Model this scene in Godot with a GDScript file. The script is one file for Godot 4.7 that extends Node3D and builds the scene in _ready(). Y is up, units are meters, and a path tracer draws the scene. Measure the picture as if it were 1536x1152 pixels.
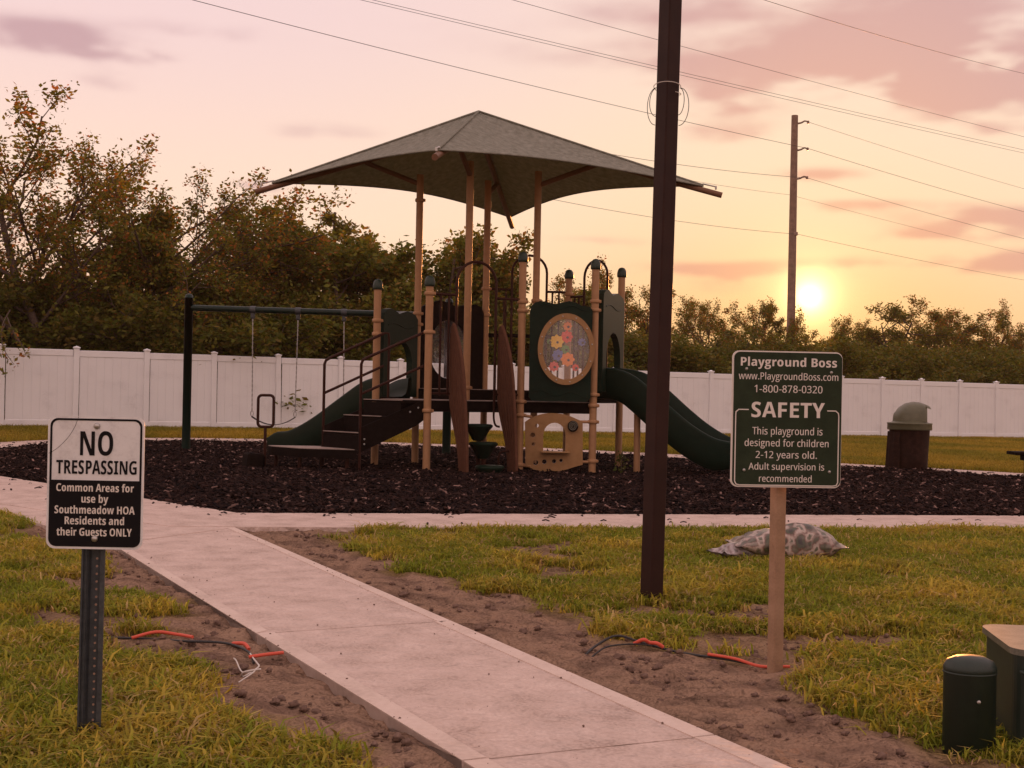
extends Node3D
# Playground behind a white fence at sunset. Units are metres, y up, the camera looks along -z.

const SUN_AZ := 12.84
const SUN_EL := 4.25
var rng := RandomNumberGenerator.new()
var M := {}
var used := {}
var noise_a := FastNoiseLite.new()
var noise_b := FastNoiseLite.new()
var mulch := PackedVector2Array()
var ring_out := PackedVector2Array()
var path_poly := PackedVector2Array()
var apron := PackedVector2Array()

# ------------------------------------------------------------------ naming
func numbered(called: String) -> String:
	var n: int = used.get(called, 0)
	used[called] = n + 1
	return called if n == 0 else "%s_%03d" % [called, n]

func thing(called: String, label: String, category: String, at := Vector3.ZERO, group := "") -> Node3D:
	var o := Node3D.new()
	o.name = numbered(called)
	add_child(o)
	o.position = at
	tag(o, label, category, group)
	return o

func tag(o: Node, label: String, category: String, group := "") -> void:
	o.set_meta("label", label)
	o.set_meta("category", category)
	if group != "":
		o.set_meta("group", group)

func structure(called: String, mesh: Mesh, m: Material) -> MeshInstance3D:
	var o := MeshInstance3D.new()
	o.name = numbered(called)
	o.mesh = mesh
	o.material_override = m
	add_child(o)
	o.set_meta("kind", "structure")
	return o

# a part whose vertices are given in world axes; it is hung under its thing so that it stays where it was built
func part(root: Node3D, called: String, mesh: Mesh, m: Material) -> MeshInstance3D:
	var o := MeshInstance3D.new()
	o.name = called
	o.mesh = mesh
	o.material_override = m
	root.add_child(o, true)
	var p: Node = root
	var off := Vector3.ZERO
	while p != self and p is Node3D:
		off += p.position
		p = p.get_parent()
	o.position = -off
	return o

func part_local(root: Node3D, called: String, mesh: Mesh, m: Material, at := Vector3.ZERO) -> MeshInstance3D:
	var o := MeshInstance3D.new()
	o.name = called
	o.mesh = mesh
	o.material_override = m
	root.add_child(o, true)
	o.position = at
	return o

# ------------------------------------------------------------------ shapes
func S() -> SurfaceTool:
	var st := SurfaceTool.new()
	st.begin(Mesh.PRIMITIVE_TRIANGLES)
	return st

func done(st: SurfaceTool) -> ArrayMesh:
	st.generate_normals()
	return st.commit()

func tri(st: SurfaceTool, a: Vector3, b: Vector3, c: Vector3) -> void:
	st.add_vertex(a); st.add_vertex(b); st.add_vertex(c)

func quad(st: SurfaceTool, a: Vector3, b: Vector3, c: Vector3, d: Vector3) -> void:
	tri(st, a, b, c); tri(st, a, c, d)

func curve(pts: Array, n: int) -> PackedVector3Array:
	var out := PackedVector3Array()
	for i in pts.size() - 1:
		var p0: Vector3 = pts[maxi(i - 1, 0)]
		var p1: Vector3 = pts[i]
		var p2: Vector3 = pts[i + 1]
		var p3: Vector3 = pts[mini(i + 2, pts.size() - 1)]
		for k in n:
			out.append(p1.cubic_interpolate(p2, p0, p3, float(k) / n))
	out.append(pts[pts.size() - 1])
	return out

func tube(st: SurfaceTool, pts: PackedVector3Array, r0: float, r1 := -1.0, sides := 10) -> void:
	if r1 < 0.0: r1 = r0
	var n := pts.size()
	var t := (pts[1] - pts[0]).normalized()
	var u := t.cross(Vector3.UP if absf(t.y) < 0.9 else Vector3.RIGHT).normalized()
	var prev: Array = []
	st.set_smooth_group(1)
	for i in n:
		var t2 := (pts[mini(i + 1, n - 1)] - pts[maxi(i - 1, 0)]).normalized()
		u = (u - t2 * u.dot(t2)).normalized()
		var v := t2.cross(u)
		var r := lerpf(r0, r1, float(i) / (n - 1))
		var ring: Array = []
		for k in sides:
			var a := TAU * k / sides
			ring.append(pts[i] + (u * cos(a) + v * sin(a)) * r)
		if i > 0:
			for k in sides:
				var k2 := (k + 1) % sides
				quad(st, prev[k], prev[k2], ring[k2], ring[k])
		if i == 0 or i == n - 1:
			st.set_smooth_group(-1)
			for k in sides:
				if i == 0: tri(st, pts[i], ring[(k + 1) % sides], ring[k])
				else: tri(st, pts[i], ring[k], ring[(k + 1) % sides])
			st.set_smooth_group(1)
		prev = ring

func bar(st: SurfaceTool, a: Vector3, b: Vector3, r: float, sides := 8) -> void:
	tube(st, PackedVector3Array([a, b]), r, r, sides)

# profile of [radius, height] turned round the vertical axis at c
func lathe(st: SurfaceTool, c: Vector3, profile: Array, sides := 20, sx := 1.0, sz := 1.0) -> void:
	st.set_smooth_group(1)
	for i in profile.size() - 1:
		for k in sides:
			var a0 := TAU * k / sides
			var a1 := TAU * (k + 1) / sides
			var r0: float = profile[i][0]
			var r1: float = profile[i + 1][0]
			var y0: float = profile[i][1]
			var y1: float = profile[i + 1][1]
			var p := c + Vector3(cos(a0) * r0 * sx, y0, sin(a0) * r0 * sz)
			var q := c + Vector3(cos(a1) * r0 * sx, y0, sin(a1) * r0 * sz)
			var r := c + Vector3(cos(a1) * r1 * sx, y1, sin(a1) * r1 * sz)
			var s := c + Vector3(cos(a0) * r1 * sx, y1, sin(a0) * r1 * sz)
			if r1 > 0.0001: tri(st, p, r, s)
			if r0 > 0.0001: tri(st, p, q, r)

# bevelled box: size along the axes of t
func box(st: SurfaceTool, t: Transform3D, size: Vector3, bevel := 0.006) -> void:
	var h := size / 2.0
	var b := minf(bevel, minf(h.x, minf(h.y, h.z)) * 0.6)
	st.set_smooth_group(-1)
	var P := func(sx: float, sy: float, sz: float, ax: int) -> Vector3:
		var v := Vector3(sx * (h.x - b), sy * (h.y - b), sz * (h.z - b))
		v[ax] = [sx, sy, sz][ax] * h[ax]
		return t * v
	for ax in 3:
		for s in [-1.0, 1.0]:
			var c: Array = []
			for k in [[-1.0, -1.0], [1.0, -1.0], [1.0, 1.0], [-1.0, 1.0]]:
				var sg := [0.0, 0.0, 0.0]
				sg[ax] = s
				sg[(ax + 1) % 3] = k[0]
				sg[(ax + 2) % 3] = k[1]
				c.append(P.call(sg[0], sg[1], sg[2], ax))
			if s < 0.0: quad(st, c[0], c[1], c[2], c[3])
			else: quad(st, c[3], c[2], c[1], c[0])
	for ax in 3:
		var a1 := (ax + 1) % 3
		var a2 := (ax + 2) % 3
		for s1 in [-1.0, 1.0]:
			for s2 in [-1.0, 1.0]:
				var q := [[0.0, 0.0, 0.0], [0.0, 0.0, 0.0]]
				for e in 2:
					q[e][ax] = -1.0 if e == 0 else 1.0
					q[e][a1] = s1
					q[e][a2] = s2
				var a: Vector3 = P.call(q[0][0], q[0][1], q[0][2], a1)
				var bb: Vector3 = P.call(q[1][0], q[1][1], q[1][2], a1)
				var cc: Vector3 = P.call(q[1][0], q[1][1], q[1][2], a2)
				var d: Vector3 = P.call(q[0][0], q[0][1], q[0][2], a2)
				if s1 * s2 > 0.0: quad(st, a, bb, cc, d)
				else: quad(st, d, cc, bb, a)
	for sx in [-1.0, 1.0]:
		for sy in [-1.0, 1.0]:
			for sz in [-1.0, 1.0]:
				var a: Vector3 = P.call(sx, sy, sz, 0)
				var bb: Vector3 = P.call(sx, sy, sz, 1)
				var cc: Vector3 = P.call(sx, sy, sz, 2)
				if sx * sy * sz > 0.0: tri(st, a, cc, bb)
				else: tri(st, a, bb, cc)

func box_at(st: SurfaceTool, c: Vector3, size: Vector3, turn := 0.0, bevel := 0.006) -> void:
	box(st, Transform3D(Basis(Vector3.UP, turn), c), size, bevel)

func frame(origin: Vector3, x_axis: Vector3) -> Transform3D:
	var x := x_axis.normalized()
	var z := x.cross(Vector3.UP).normalized()
	return Transform3D(Basis(x, z.cross(x).normalized(), z), origin)

# outline (in the xy plane of t) with an optional hole, pushed out by depth along t's z, rim slightly chamfered
func prism(st: SurfaceTool, outline: PackedVector2Array, depth: float, t: Transform3D, hole := PackedVector2Array()) -> void:
	st.set_smooth_group(-1)
	var flat := outline
	if Geometry2D.is_polygon_clockwise(flat):
		flat = flat.duplicate(); flat.reverse()
	var loops: Array = [flat]
	var idx: PackedInt32Array
	var pts := flat
	if hole.size() > 2:
		var hh := hole.duplicate()
		if not Geometry2D.is_polygon_clockwise(hh): hh.reverse()
		loops.append(hh)
		var bi := 0
		var bj := 0
		var best := 1e9
		for i in flat.size():
			for j in hh.size():
				var dd := flat[i].distance_squared_to(hh[j])
				if dd < best:
					best = dd; bi = i; bj = j
		pts = PackedVector2Array()
		for i in range(bi + 1): pts.append(flat[i])
		for j in range(hh.size() + 1): pts.append(hh[(bj + j) % hh.size()])
		for i in range(bi, flat.size()): pts.append(flat[i])
	idx = Geometry2D.triangulate_polygon(pts)
	for k in range(0, idx.size(), 3):
		var a := pts[idx[k]]
		var b := pts[idx[k + 1]]
		var c := pts[idx[k + 2]]
		tri(st, t * Vector3(a.x, a.y, depth / 2), t * Vector3(c.x, c.y, depth / 2), t * Vector3(b.x, b.y, depth / 2))
		tri(st, t * Vector3(a.x, a.y, -depth / 2), t * Vector3(b.x, b.y, -depth / 2), t * Vector3(c.x, c.y, -depth / 2))
	for l in loops:
		for i in l.size():
			var a: Vector2 = l[i]
			var b: Vector2 = l[(i + 1) % l.size()]
			quad(st, t * Vector3(a.x, a.y, -depth / 2), t * Vector3(a.x, a.y, depth / 2), t * Vector3(b.x, b.y, depth / 2), t * Vector3(b.x, b.y, -depth / 2))

func ellipse(c: Vector2, rx: float, ry: float, n := 40) -> PackedVector2Array:
	var o := PackedVector2Array()
	for k in n: o.append(c + Vector2(cos(TAU * k / n) * rx, sin(TAU * k / n) * ry))
	return o

func rounded(x0: float, y0: float, x1: float, y1: float, r: float, n := 6) -> PackedVector2Array:
	var o := PackedVector2Array()
	for c in [[x1 - r, y1 - r, 0.0], [x0 + r, y1 - r, 0.25], [x0 + r, y0 + r, 0.5], [x1 - r, y0 + r, 0.75]]:
		for k in n + 1:
			var a: float = TAU * (c[2] + 0.25 * k / n)
			o.append(Vector2(c[0] + cos(a) * r, c[1] + sin(a) * r))
	return o

# ------------------------------------------------------------------ materials
func lin(r: float, g: float, b: float) -> Color:
	return Color(r, g, b).linear_to_srgb()

func mat(called: String, c: Color, rough := 0.6, metal := 0.0, spec := 0.5) -> StandardMaterial3D:
	var m := StandardMaterial3D.new()
	m.albedo_color = c
	m.roughness = rough
	m.metallic = metal
	m.metallic_specular = spec
	M[called] = m
	return m

# texture that runs between colours along a noise; layered from a coarse and a fine noise
func grain(seed_: int, size: int, f1: float, f2: float, mixf: float, ramp: Array, gain := 1.0, octaves := 4) -> ImageTexture:
	var n1 := FastNoiseLite.new()
	n1.seed = seed_; n1.frequency = f1; n1.fractal_octaves = octaves
	var n2 := FastNoiseLite.new()
	n2.seed = seed_ + 7; n2.frequency = f2; n2.fractal_octaves = 3
	var a := n1.get_seamless_image(size, size).get_data()
	var b := n2.get_seamless_image(size, size).get_data()
	var out := PackedByteArray()
	out.resize(size * size * 3)
	var lut := []
	for i in 256:
		var t := float(i) / 255.0 * (ramp.size() - 1)
		var k := mini(int(t), ramp.size() - 2)
		var ca: Color = ramp[k]
		lut.append(ca.lerp(ramp[k + 1], t - k).linear_to_srgb())
	for i in size * size:
		var v := clampi(int(((a[i] * (1.0 - mixf) + b[i] * mixf) - 128.0) * gain + 128.0), 0, 255)
		var c: Color = lut[v]
		out[i * 3] = c.r8; out[i * 3 + 1] = c.g8; out[i * 3 + 2] = c.b8
	return ImageTexture.create_from_image(Image.create_from_data(size, size, false, Image.FORMAT_RGB8, out))

func bumps(seed_: int, size: int, f: float, strength: float) -> ImageTexture:
	var n := FastNoiseLite.new()
	n.seed = seed_; n.frequency = f; n.fractal_octaves = 4
	var im := n.get_seamless_image(size, size)
	im.convert(Image.FORMAT_RGBA8)
	im.bump_map_to_normal_map(strength)
	return ImageTexture.create_from_image(im)

func textured(m: StandardMaterial3D, albedo: Texture2D, per_metre: float, normal: Texture2D = null, ns := 1.0, world := true) -> void:
	m.albedo_color = Color.WHITE
	m.albedo_texture = albedo
	m.uv1_triplanar = true
	m.uv1_world_triplanar = world
	m.uv1_scale = Vector3.ONE * per_metre
	if normal:
		m.normal_enabled = true
		m.normal_texture = normal
		m.normal_scale = ns

func make_materials() -> void:
	var C := func(r, g, b): return Color(r, g, b)
	var fine := bumps(3, 256, 0.06, 6.0)
	var rough_n := bumps(5, 512, 0.02, 10.0)
	var soil_n := bumps(6, 512, 0.05, 16.0)
	var m := mat("concrete", Color.WHITE, 0.9)
	textured(m, grain(11, 1024, 0.006, 0.11, 0.45, [C.call(.38, .275, .23), C.call(.53, .405, .345), C.call(.58, .445, .385), C.call(.66, .52, .45)], 1.6), 0.45, fine, 0.8)
	m = mat("concrete_edge", Color.WHITE, 0.85)
	textured(m, grain(12, 512, 0.008, 0.09, 0.4, [C.call(.48, .37, .31), C.call(.60, .47, .40), C.call(.66, .53, .46)], 1.3), 0.6, fine, 0.2)
	m = mat("ground", Color.WHITE, 1.0, 0.0, 0.1)
	textured(m, grain(13, 1024, 0.012, 0.09, 0.55, [C.call(.62, .6, .6), C.call(.9, .9, .9), C.call(1, 1, 1), C.call(1, .97, .93)], 2.0), 0.55, soil_n, 1.0)
	m.vertex_color_use_as_albedo = true
	m = mat("clod", Color.WHITE, 1.0, 0.0, 0.1)
	textured(m, grain(14, 256, 0.03, 0.1, 0.5, [C.call(.09, .055, .045), C.call(.17, .11, .085), C.call(.25, .165, .13)], 1.4), 3.0)
	m = mat("mulch_bed", Color.WHITE, 0.95, 0.0, 0.2)
	textured(m, grain(15, 512, 0.03, 0.12, 0.6, [C.call(.012, .008, .007), C.call(.026, .016, .014), C.call(.045, .027, .023)], 1.6), 0.8, rough_n, 1.5)
	m = mat("chip", Color.WHITE, 0.8, 0.0, 0.12)
	m.vertex_color_use_as_albedo = true
	m = mat("grass", Color.WHITE, 0.75, 0.0, 0.25)
	m.vertex_color_use_as_albedo = true
	m.backlight_enabled = true
	m.backlight = lin(.8, .8, .45)
	m = mat("leaf", Color.WHITE, 0.6, 0.0, 0.3)
	m.vertex_color_use_as_albedo = true
	m.backlight_enabled = true
	m.backlight = lin(.9, .82, .4)
	m = mat("bark", Color.WHITE, 0.95, 0.0, 0.2)
	textured(m, grain(16, 256, 0.03, 0.1, 0.5, [C.call(.05, .035, .028), C.call(.10, .07, .055), C.call(.16, .12, .10)], 1.4), 1.5)
	m = mat("vinyl", Color.WHITE, 0.45)
	textured(m, grain(17, 1024, 0.004, 0.05, 0.3, [C.call(.66, .645, .65), C.call(.77, .76, .765), C.call(.79, .78, .785), C.call(.80, .795, .80)], 1.3), 0.35)
	m = mat("tan_steel", Color.WHITE, 0.5, 0.0, 0.35)
	textured(m, grain(18, 256, 0.02, 0.1, 0.3, [C.call(.31, .165, .078), C.call(.36, .195, .095), C.call(.395, .215, .108)], 1.2), 1.2)
	m = mat("tan_plastic", Color.WHITE, 0.5, 0.0, 0.3)
	textured(m, grain(19, 256, 0.02, 0.1, 0.3, [C.call(.28, .155, .066), C.call(.325, .182, .08), C.call(.355, .20, .09)], 1.2), 1.5)
	m = mat("green_plastic", Color.WHITE, 0.38, 0.0, 0.2)
	textured(m, grain(20, 256, 0.02, 0.12, 0.4, [C.call(.005, .014, .009), C.call(.007, .018, .0115), C.call(.010, .023, .015)], 1.2), 1.5)
	mat("green_cap", lin(.018, .034, .024), 0.42, 0.0, 0.4)
	mat("green_paint", lin(.006, .020, .015), 0.35, 0.0, 0.35)
	mat("rail_brown", lin(.038, .014, .010), 0.4, 0.0, 0.2)
	m = mat("wave_plank", Color.WHITE, 0.6, 0.0, 0.2)
	textured(m, grain(21, 256, 0.02, 0.1, 0.4, [C.call(.072, .030, .018), C.call(.098, .042, .025), C.call(.12, .053, .031)], 1.2), 1.5)
	m = mat("deck_black", Color.WHITE, 0.6, 0.0, 0.1)
	textured(m, grain(22, 256, 0.03, 0.14, 0.5, [C.call(.005, .0035, .003), C.call(.009, .006, .0055), C.call(.015, .011, .01)], 1.4), 1.5)
	m = mat("deck_top", Color.WHITE, 0.7)
	textured(m, grain(23, 256, 0.02, 0.14, 0.5, [C.call(.16, .12, .10), C.call(.30, .225, .19), C.call(.4, .3, .26)], 1.5), 1.5)
	m = mat("canopy_cloth", Color.WHITE, 0.95, 0.0, 0.1)
	textured(m, grain(24, 1024, 0.01, 0.16, 0.62, [C.call(.11, .11, .085), C.call(.22, .215, .175), C.call(.36, .35, .30)], 1.9), 0.7, fine, 0.5)
	m.backlight_enabled = true
	m.backlight = lin(.06, .075, .03)
	m = mat("post_brown", Color.WHITE, 0.5, 0.0, 0.25)
	textured(m, grain(25, 512, 0.01, 0.1, 0.3, [C.call(.020, .009, .0075), C.call(.028, .012, .010), C.call(.038, .017, .013)], 1.3), 0.9)
	m = mat("sign_post_wood", Color.WHITE, 0.8)
	textured(m, grain(26, 512, 0.012, 0.1, 0.4, [C.call(.22, .13, .075), C.call(.31, .185, .108), C.call(.38, .235, .145)], 1.4), 1.3)
	m = mat("pole_wood", Color.WHITE, 0.9)
	textured(m, grain(27, 256, 0.02, 0.1, 0.4, [C.call(.16, .10, .075), C.call(.24, .155, .115), C.call(.32, .21, .16)], 1.4), 0.5)
	m = mat("galvanised", Color.WHITE, 0.5, 0.35)
	textured(m, grain(28, 256, 0.03, 0.1, 0.4, [C.call(.035, .04, .044), C.call(.055, .062, .068), C.call(.08, .088, .095)], 1.4), 2.5)
	m = mat("chain", lin(.42, .40, .39), 0.4, 0.8)
	mat("rubber", lin(.02, .02, .02), 0.6)
	m = mat("sign_white", Color.WHITE, 0.4)
	textured(m, grain(29, 512, 0.01, 0.06, 0.3, [C.call(.58, .56, .56), C.call(.72, .71, .71), C.call(.76, .75, .75)], 1.4), 2.2)
	mat("sign_black", lin(.012, .012, .013), 0.45)
	mat("sign_black_paint", lin(.010, .009, .010), 0.6, 0.0, 0.2)
	m = mat("sign_green", Color.WHITE, 0.6, 0.0, 0.25)
	textured(m, grain(30, 512, 0.01, 0.08, 0.3, [C.call(.018, .027, .014), C.call(.023, .034, .018), C.call(.028, .042, .022)], 1.3), 2.0)
	mat("sign_cream", lin(.70, .64, .58), 0.6)
	mat("bolt", lin(.45, .43, .40), 0.4, 0.8)
	mat("wire_dark", lin(.02, .018, .018), 0.6)
	mat("wire_white", lin(.6, .55, .5), 0.5)
	mat("tape_orange", lin(.62, .085, .045), 0.6)
	m = mat("utility_green", Color.WHITE, 0.5)
	textured(m, grain(31, 512, 0.012, 0.14, 0.5, [C.call(.006, .014, .009), C.call(.009, .020, .013), C.call(.016, .030, .021)], 1.6), 2.2)
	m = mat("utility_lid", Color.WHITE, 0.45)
	textured(m, grain(32, 512, 0.012, 0.1, 0.5, [C.call(.06, .06, .045), C.call(.12, .115, .085), C.call(.20, .18, .14)], 1.4), 1.8)  # lid paler than the housing: dust plus sky reflection put into the colour
	m = mat("bin_lid", Color.WHITE, 0.45)
	textured(m, grain(33, 256, 0.012, 0.1, 0.4, [C.call(.07, .068, .036), C.call(.10, .096, .052), C.call(.13, .122, .068)], 1.3), 1.5)
	m = mat("bin_body", Color.WHITE, 0.55, 0.0, 0.2)
	textured(m, grain(34, 256, 0.02, 0.1, 0.4, [C.call(.014, .007, .006), C.call(.024, .012, .010), C.call(.05, .023, .016)], 1.6), 1.5)
	m = mat("bag", Color.WHITE, 0.3, 0.0, 0.5)
	textured(m, grain(35, 512, 0.016, 0.03, 0.3, [C.call(.025, .02, .016), C.call(.06, .065, .03), C.call(.045, .05, .026), C.call(.13, .05, .035), C.call(.36, .27, .22), C.call(.44, .35, .30), C.call(.07, .075, .04)], 1.7, 1), 1.3)
	m = mat("bag_pale", Color.WHITE, 0.3, 0.0, 0.5)
	textured(m, grain(36, 512, 0.016, 0.03, 0.3, [C.call(.05, .05, .04), C.call(.12, .05, .04), C.call(.34, .28, .27), C.call(.40, .34, .33), C.call(.06, .06, .05)], 1.7, 1), 1.6)
	mat("rafter_brown", lin(.17, .085, .05), 0.5, 0.0, 0.3)
	for k in [["petal_yellow", .85, .50, .03], ["petal_orange", .85, .26, .04], ["petal_red", .72, .07, .03], ["petal_blue", .12, .15, .38], ["petal_green", .12, .28, .06], ["petal_pink", .72, .12, .09], ["petal_dark", .06, .04, .03]]:
		mat(k[0], lin(k[1], k[2], k[3]), 0.45)
	m = mat("pane", Color(0.9, 0.85, 0.8, 0.05), 0.08)
	m.transparency = BaseMaterial3D.TRANSPARENCY_ALPHA
	m = mat("bubble", Color(0.62, 0.60, 0.62, 0.28), 0.06)
	m.transparency = BaseMaterial3D.TRANSPARENCY_ALPHA
	mat("insulator", lin(.25, .16, .12), 0.3)
	mat("stain", lin(.16, .12, .11), 0.9)

# ------------------------------------------------------------------ sky
var c_noise := FastNoiseLite.new()
var c_wisp := FastNoiseLite.new()
const CLOUDS := [[18.5, 13.6, 6.0, 1.5, 1.0], [21.5, 11.2, 4.5, .55, .8], [10.2, 12.7, 2.6, .8, .55], [9.2, 11.0, 1.8, .55, .5], [-20.0, 13.9, 4.0, .75, .75], [-15.5, 13.4, 2.2, .5, .45], [-17.0, 12.3, 1.6, .45, .4], [-8.6, 10.9, 2.0, .42, .55], [-13.0, 14.8, 3.0, .4, .3], [20.0, 7.3, 3.2, .55, 1.1], [18.6, 6.5, 2.8, .3, .9], [17.5, 5.4, 5.0, .38, .9], [10.0, 5.3, 4.5, .26, .8], [22.5, 5.9, 3.0, .3, .9], [6.0, 9.6, 2.5, .3, .5], [14.5, 7.9, 2.4, .22, .6], [3.5, 6.4, 2.6, .2, .45], [13.0, 9.3, 2.0, .3, .6], [-4.0, 8.0, 1.5, .2, .4], [-11.5, 8.6, 1.6, .2, .35]]

func sky_at(az: float, el: float) -> Color:
	var e := maxf(el, 0.0)
	var daz := absf(wrapf(az - SUN_AZ, -180.0, 180.0))
	var ang := rad_to_deg(acos(clampf(sin(deg_to_rad(e)) * sin(deg_to_rad(SUN_EL)) + cos(deg_to_rad(e)) * cos(deg_to_rad(SUN_EL)) * cos(deg_to_rad(daz)), -1.0, 1.0)))
	var up := smoothstep(0.0, 22.0, e)
	var high := smoothstep(14.0, 70.0, e)
	# towards the sun: gold at the horizon, peach above it, mauve pink higher up
	var front := Color(1.0, .53, .27).lerp(Color(.98, .72, .53), smoothstep(0.0, 7.5, e)).lerp(Color(.82, .61, .61), smoothstep(5.0, 17.0, e)).lerp(Color(.86, .64, .63), high)
	var back := Color(.90, .63, .57).lerp(Color(.93, .66, .60), smoothstep(0.0, 14.0, e)).lerp(Color(.86, .64, .63), high)
	var w := pow(0.5 + 0.5 * cos(deg_to_rad(ang)), 1.6)
	var c := back.lerp(front, w)
	var near := exp(-pow(ang / 15.0, 2.0))
	c = c.lerp(Color(.98, .74, .49), near * 0.85)
	var low := exp(-pow(ang / 13.0, 2.0)) * exp(-pow(e / 7.0, 2.0))
	c = c.lerp(Color(1.0, .53, .15), low * 0.95)
	# clouds: mauve grey high up, lit orange pink near the sun, drawn out along the horizon
	var q := Vector3(sin(deg_to_rad(az)), 0, cos(deg_to_rad(az))) * 60.0
	var nz := c_noise.get_noise_3d(q.x * 0.55, e * 2.6, q.z * 0.55)
	var nf := c_wisp.get_noise_3d(q.x, e * 4.0, q.z)
	var d := 0.0
	for k in CLOUDS:
		var dx: float = (az - k[0]) / k[2]
		var dy: float = (el - k[1] + nz * 0.7 + nf * 0.35) / k[3]
		if absf(dx) < 2.5 and absf(dy) < 3.0:
			d += k[4] * exp(-(dx * dx + dy * dy) * 0.8) * (0.95 + 1.9 * nf + 0.6 * nz)
	d += maxf(0.0, nz * 1.1 + 0.7 * nf + 0.04) * 1.05 * smoothstep(1.0, 6.0, e) * (0.35 + 0.65 * smoothstep(-2.0, 9.0, az) * smoothstep(60.0, 25.0, az))
	d = smoothstep(0.08, 0.85, d)
	var cloud := Color(.50, .32, .35).lerp(Color(.95, .43, .25), exp(-pow(ang / 11.0, 2.0)))
	cloud = (c * Color(.70, .58, .62)).lerp(cloud, 0.6)
	c = c.lerp(cloud, d * 0.9)
	# glow of the low sun
	var g := exp(-ang / 0.4) * 6.0 + exp(-ang / 1.9) * 0.45
	c += Color(1.0, .74, .30) * g
	return c

func make_sky() -> ImageTexture:
	c_noise.seed = 41; c_noise.frequency = 0.045; c_noise.fractal_octaves = 4
	c_wisp.seed = 43; c_wisp.frequency = 0.12; c_wisp.fractal_octaves = 5
	var W := 3072
	var H := 1536
	var k := 6
	var small := Image.create(W / k, H / k, false, Image.FORMAT_RGBF)
	for y in H / k:
		var el := 90.0 - (y + 0.5) * k / H * 180.0
		if el < -8.0:
			for x in W / k: small.set_pixel(x, y, Color(.34, .23, .2))
			continue
		for x in W / k:
			small.set_pixel(x, y, sky_at(wrapf((x + 0.5) * k / W * 360.0, -180.0, 180.0), el))
	small.resize(W, H, Image.INTERPOLATE_CUBIC)
	for y in range(int(H * (90.0 - 27.0) / 180.0), int(H * (90.0 + 1.0) / 180.0)):
		var el := 90.0 - (y + 0.5) / H * 180.0
		for x in range(-260, 261):
			small.set_pixel(posmod(x, W), y, sky_at((x + 0.5) / W * 360.0, el))
	return ImageTexture.create_from_image(small)

# ------------------------------------------------------------------ setting
func far_slope(x: float, z: float) -> float:
	return smoothstep(-23.0, -31.0, z) * (0.033 - 0.0086 * clampf(x, -30.0, 30.0))

# how bare the earth is at a spot: 1 bare soil, 0 closed lawn
func bare(x: float, z: float) -> float:
	var n := noise_a.get_noise_2d(x * 1.0, z * 1.0)
	var n2 := noise_b.get_noise_2d(x, z)
	var r := (x + 2.28) * 0.902 - (z + 10.78) * 0.432          # metres to the right of the path's right edge
	var l := -((x + 2.85) * 0.889 - (z + 9.42) * 0.458)        # metres to the left of its left edge
	var v := 0.0
	if z > -11.2 and z < 0.0:
		if r > -0.6:
			v = maxf(v, 1.0 - smoothstep(0.55, 1.0, r - n * 0.65 - n2 * 0.2 - 0.1 * smoothstep(-6.5, -5.0, z)))
		if l > -0.5:
			v = maxf(v, 1.0 - smoothstep(0.08, 0.42, l - n * 0.5 - n2 * 0.15 - 0.16 * smoothstep(-7.0, -4.5, z)))
	v = maxf(v, smoothstep(0.22, 0.42, n + n2 * 0.5) * 0.8)
	return clampf(v, 0.0, 1.0)

func ground_y(x: float, z: float) -> float:
	var p := Vector2(x, z)
	if z < -28.0 or z > 0.0 or absf(x) > 13.0:
		return far_slope(x, z)
	var b := bare(x, z)
	var h := far_slope(x, z) - 0.014 * b + noise_b.get_noise_2d(x * 2.0, z * 2.0) * 0.014
	if b > 0.05:
		h += b * (noise_b.get_noise_2d(x * 2.2 + 9.0, z * 2.2) * 0.03 + noise_b.get_noise_2d(x * 6.0, z * 6.0) * 0.024 + noise_a.get_noise_2d(x * 14.0 + 50.0, z * 14.0) * 0.014)
	return minf(h, 0.012) if z > -24.0 else h

func axis(fine0: float, fine1: float, step: float, ends: Array) -> PackedFloat32Array:
	var o := PackedFloat32Array()
	for v in ends: if v < fine0: o.append(v)
	var n := int((fine1 - fine0) / step)
	for i in n + 1: o.append(fine0 + step * i)
	for v in ends: if v > fine1 + step: o.append(v)
	return o

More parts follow.
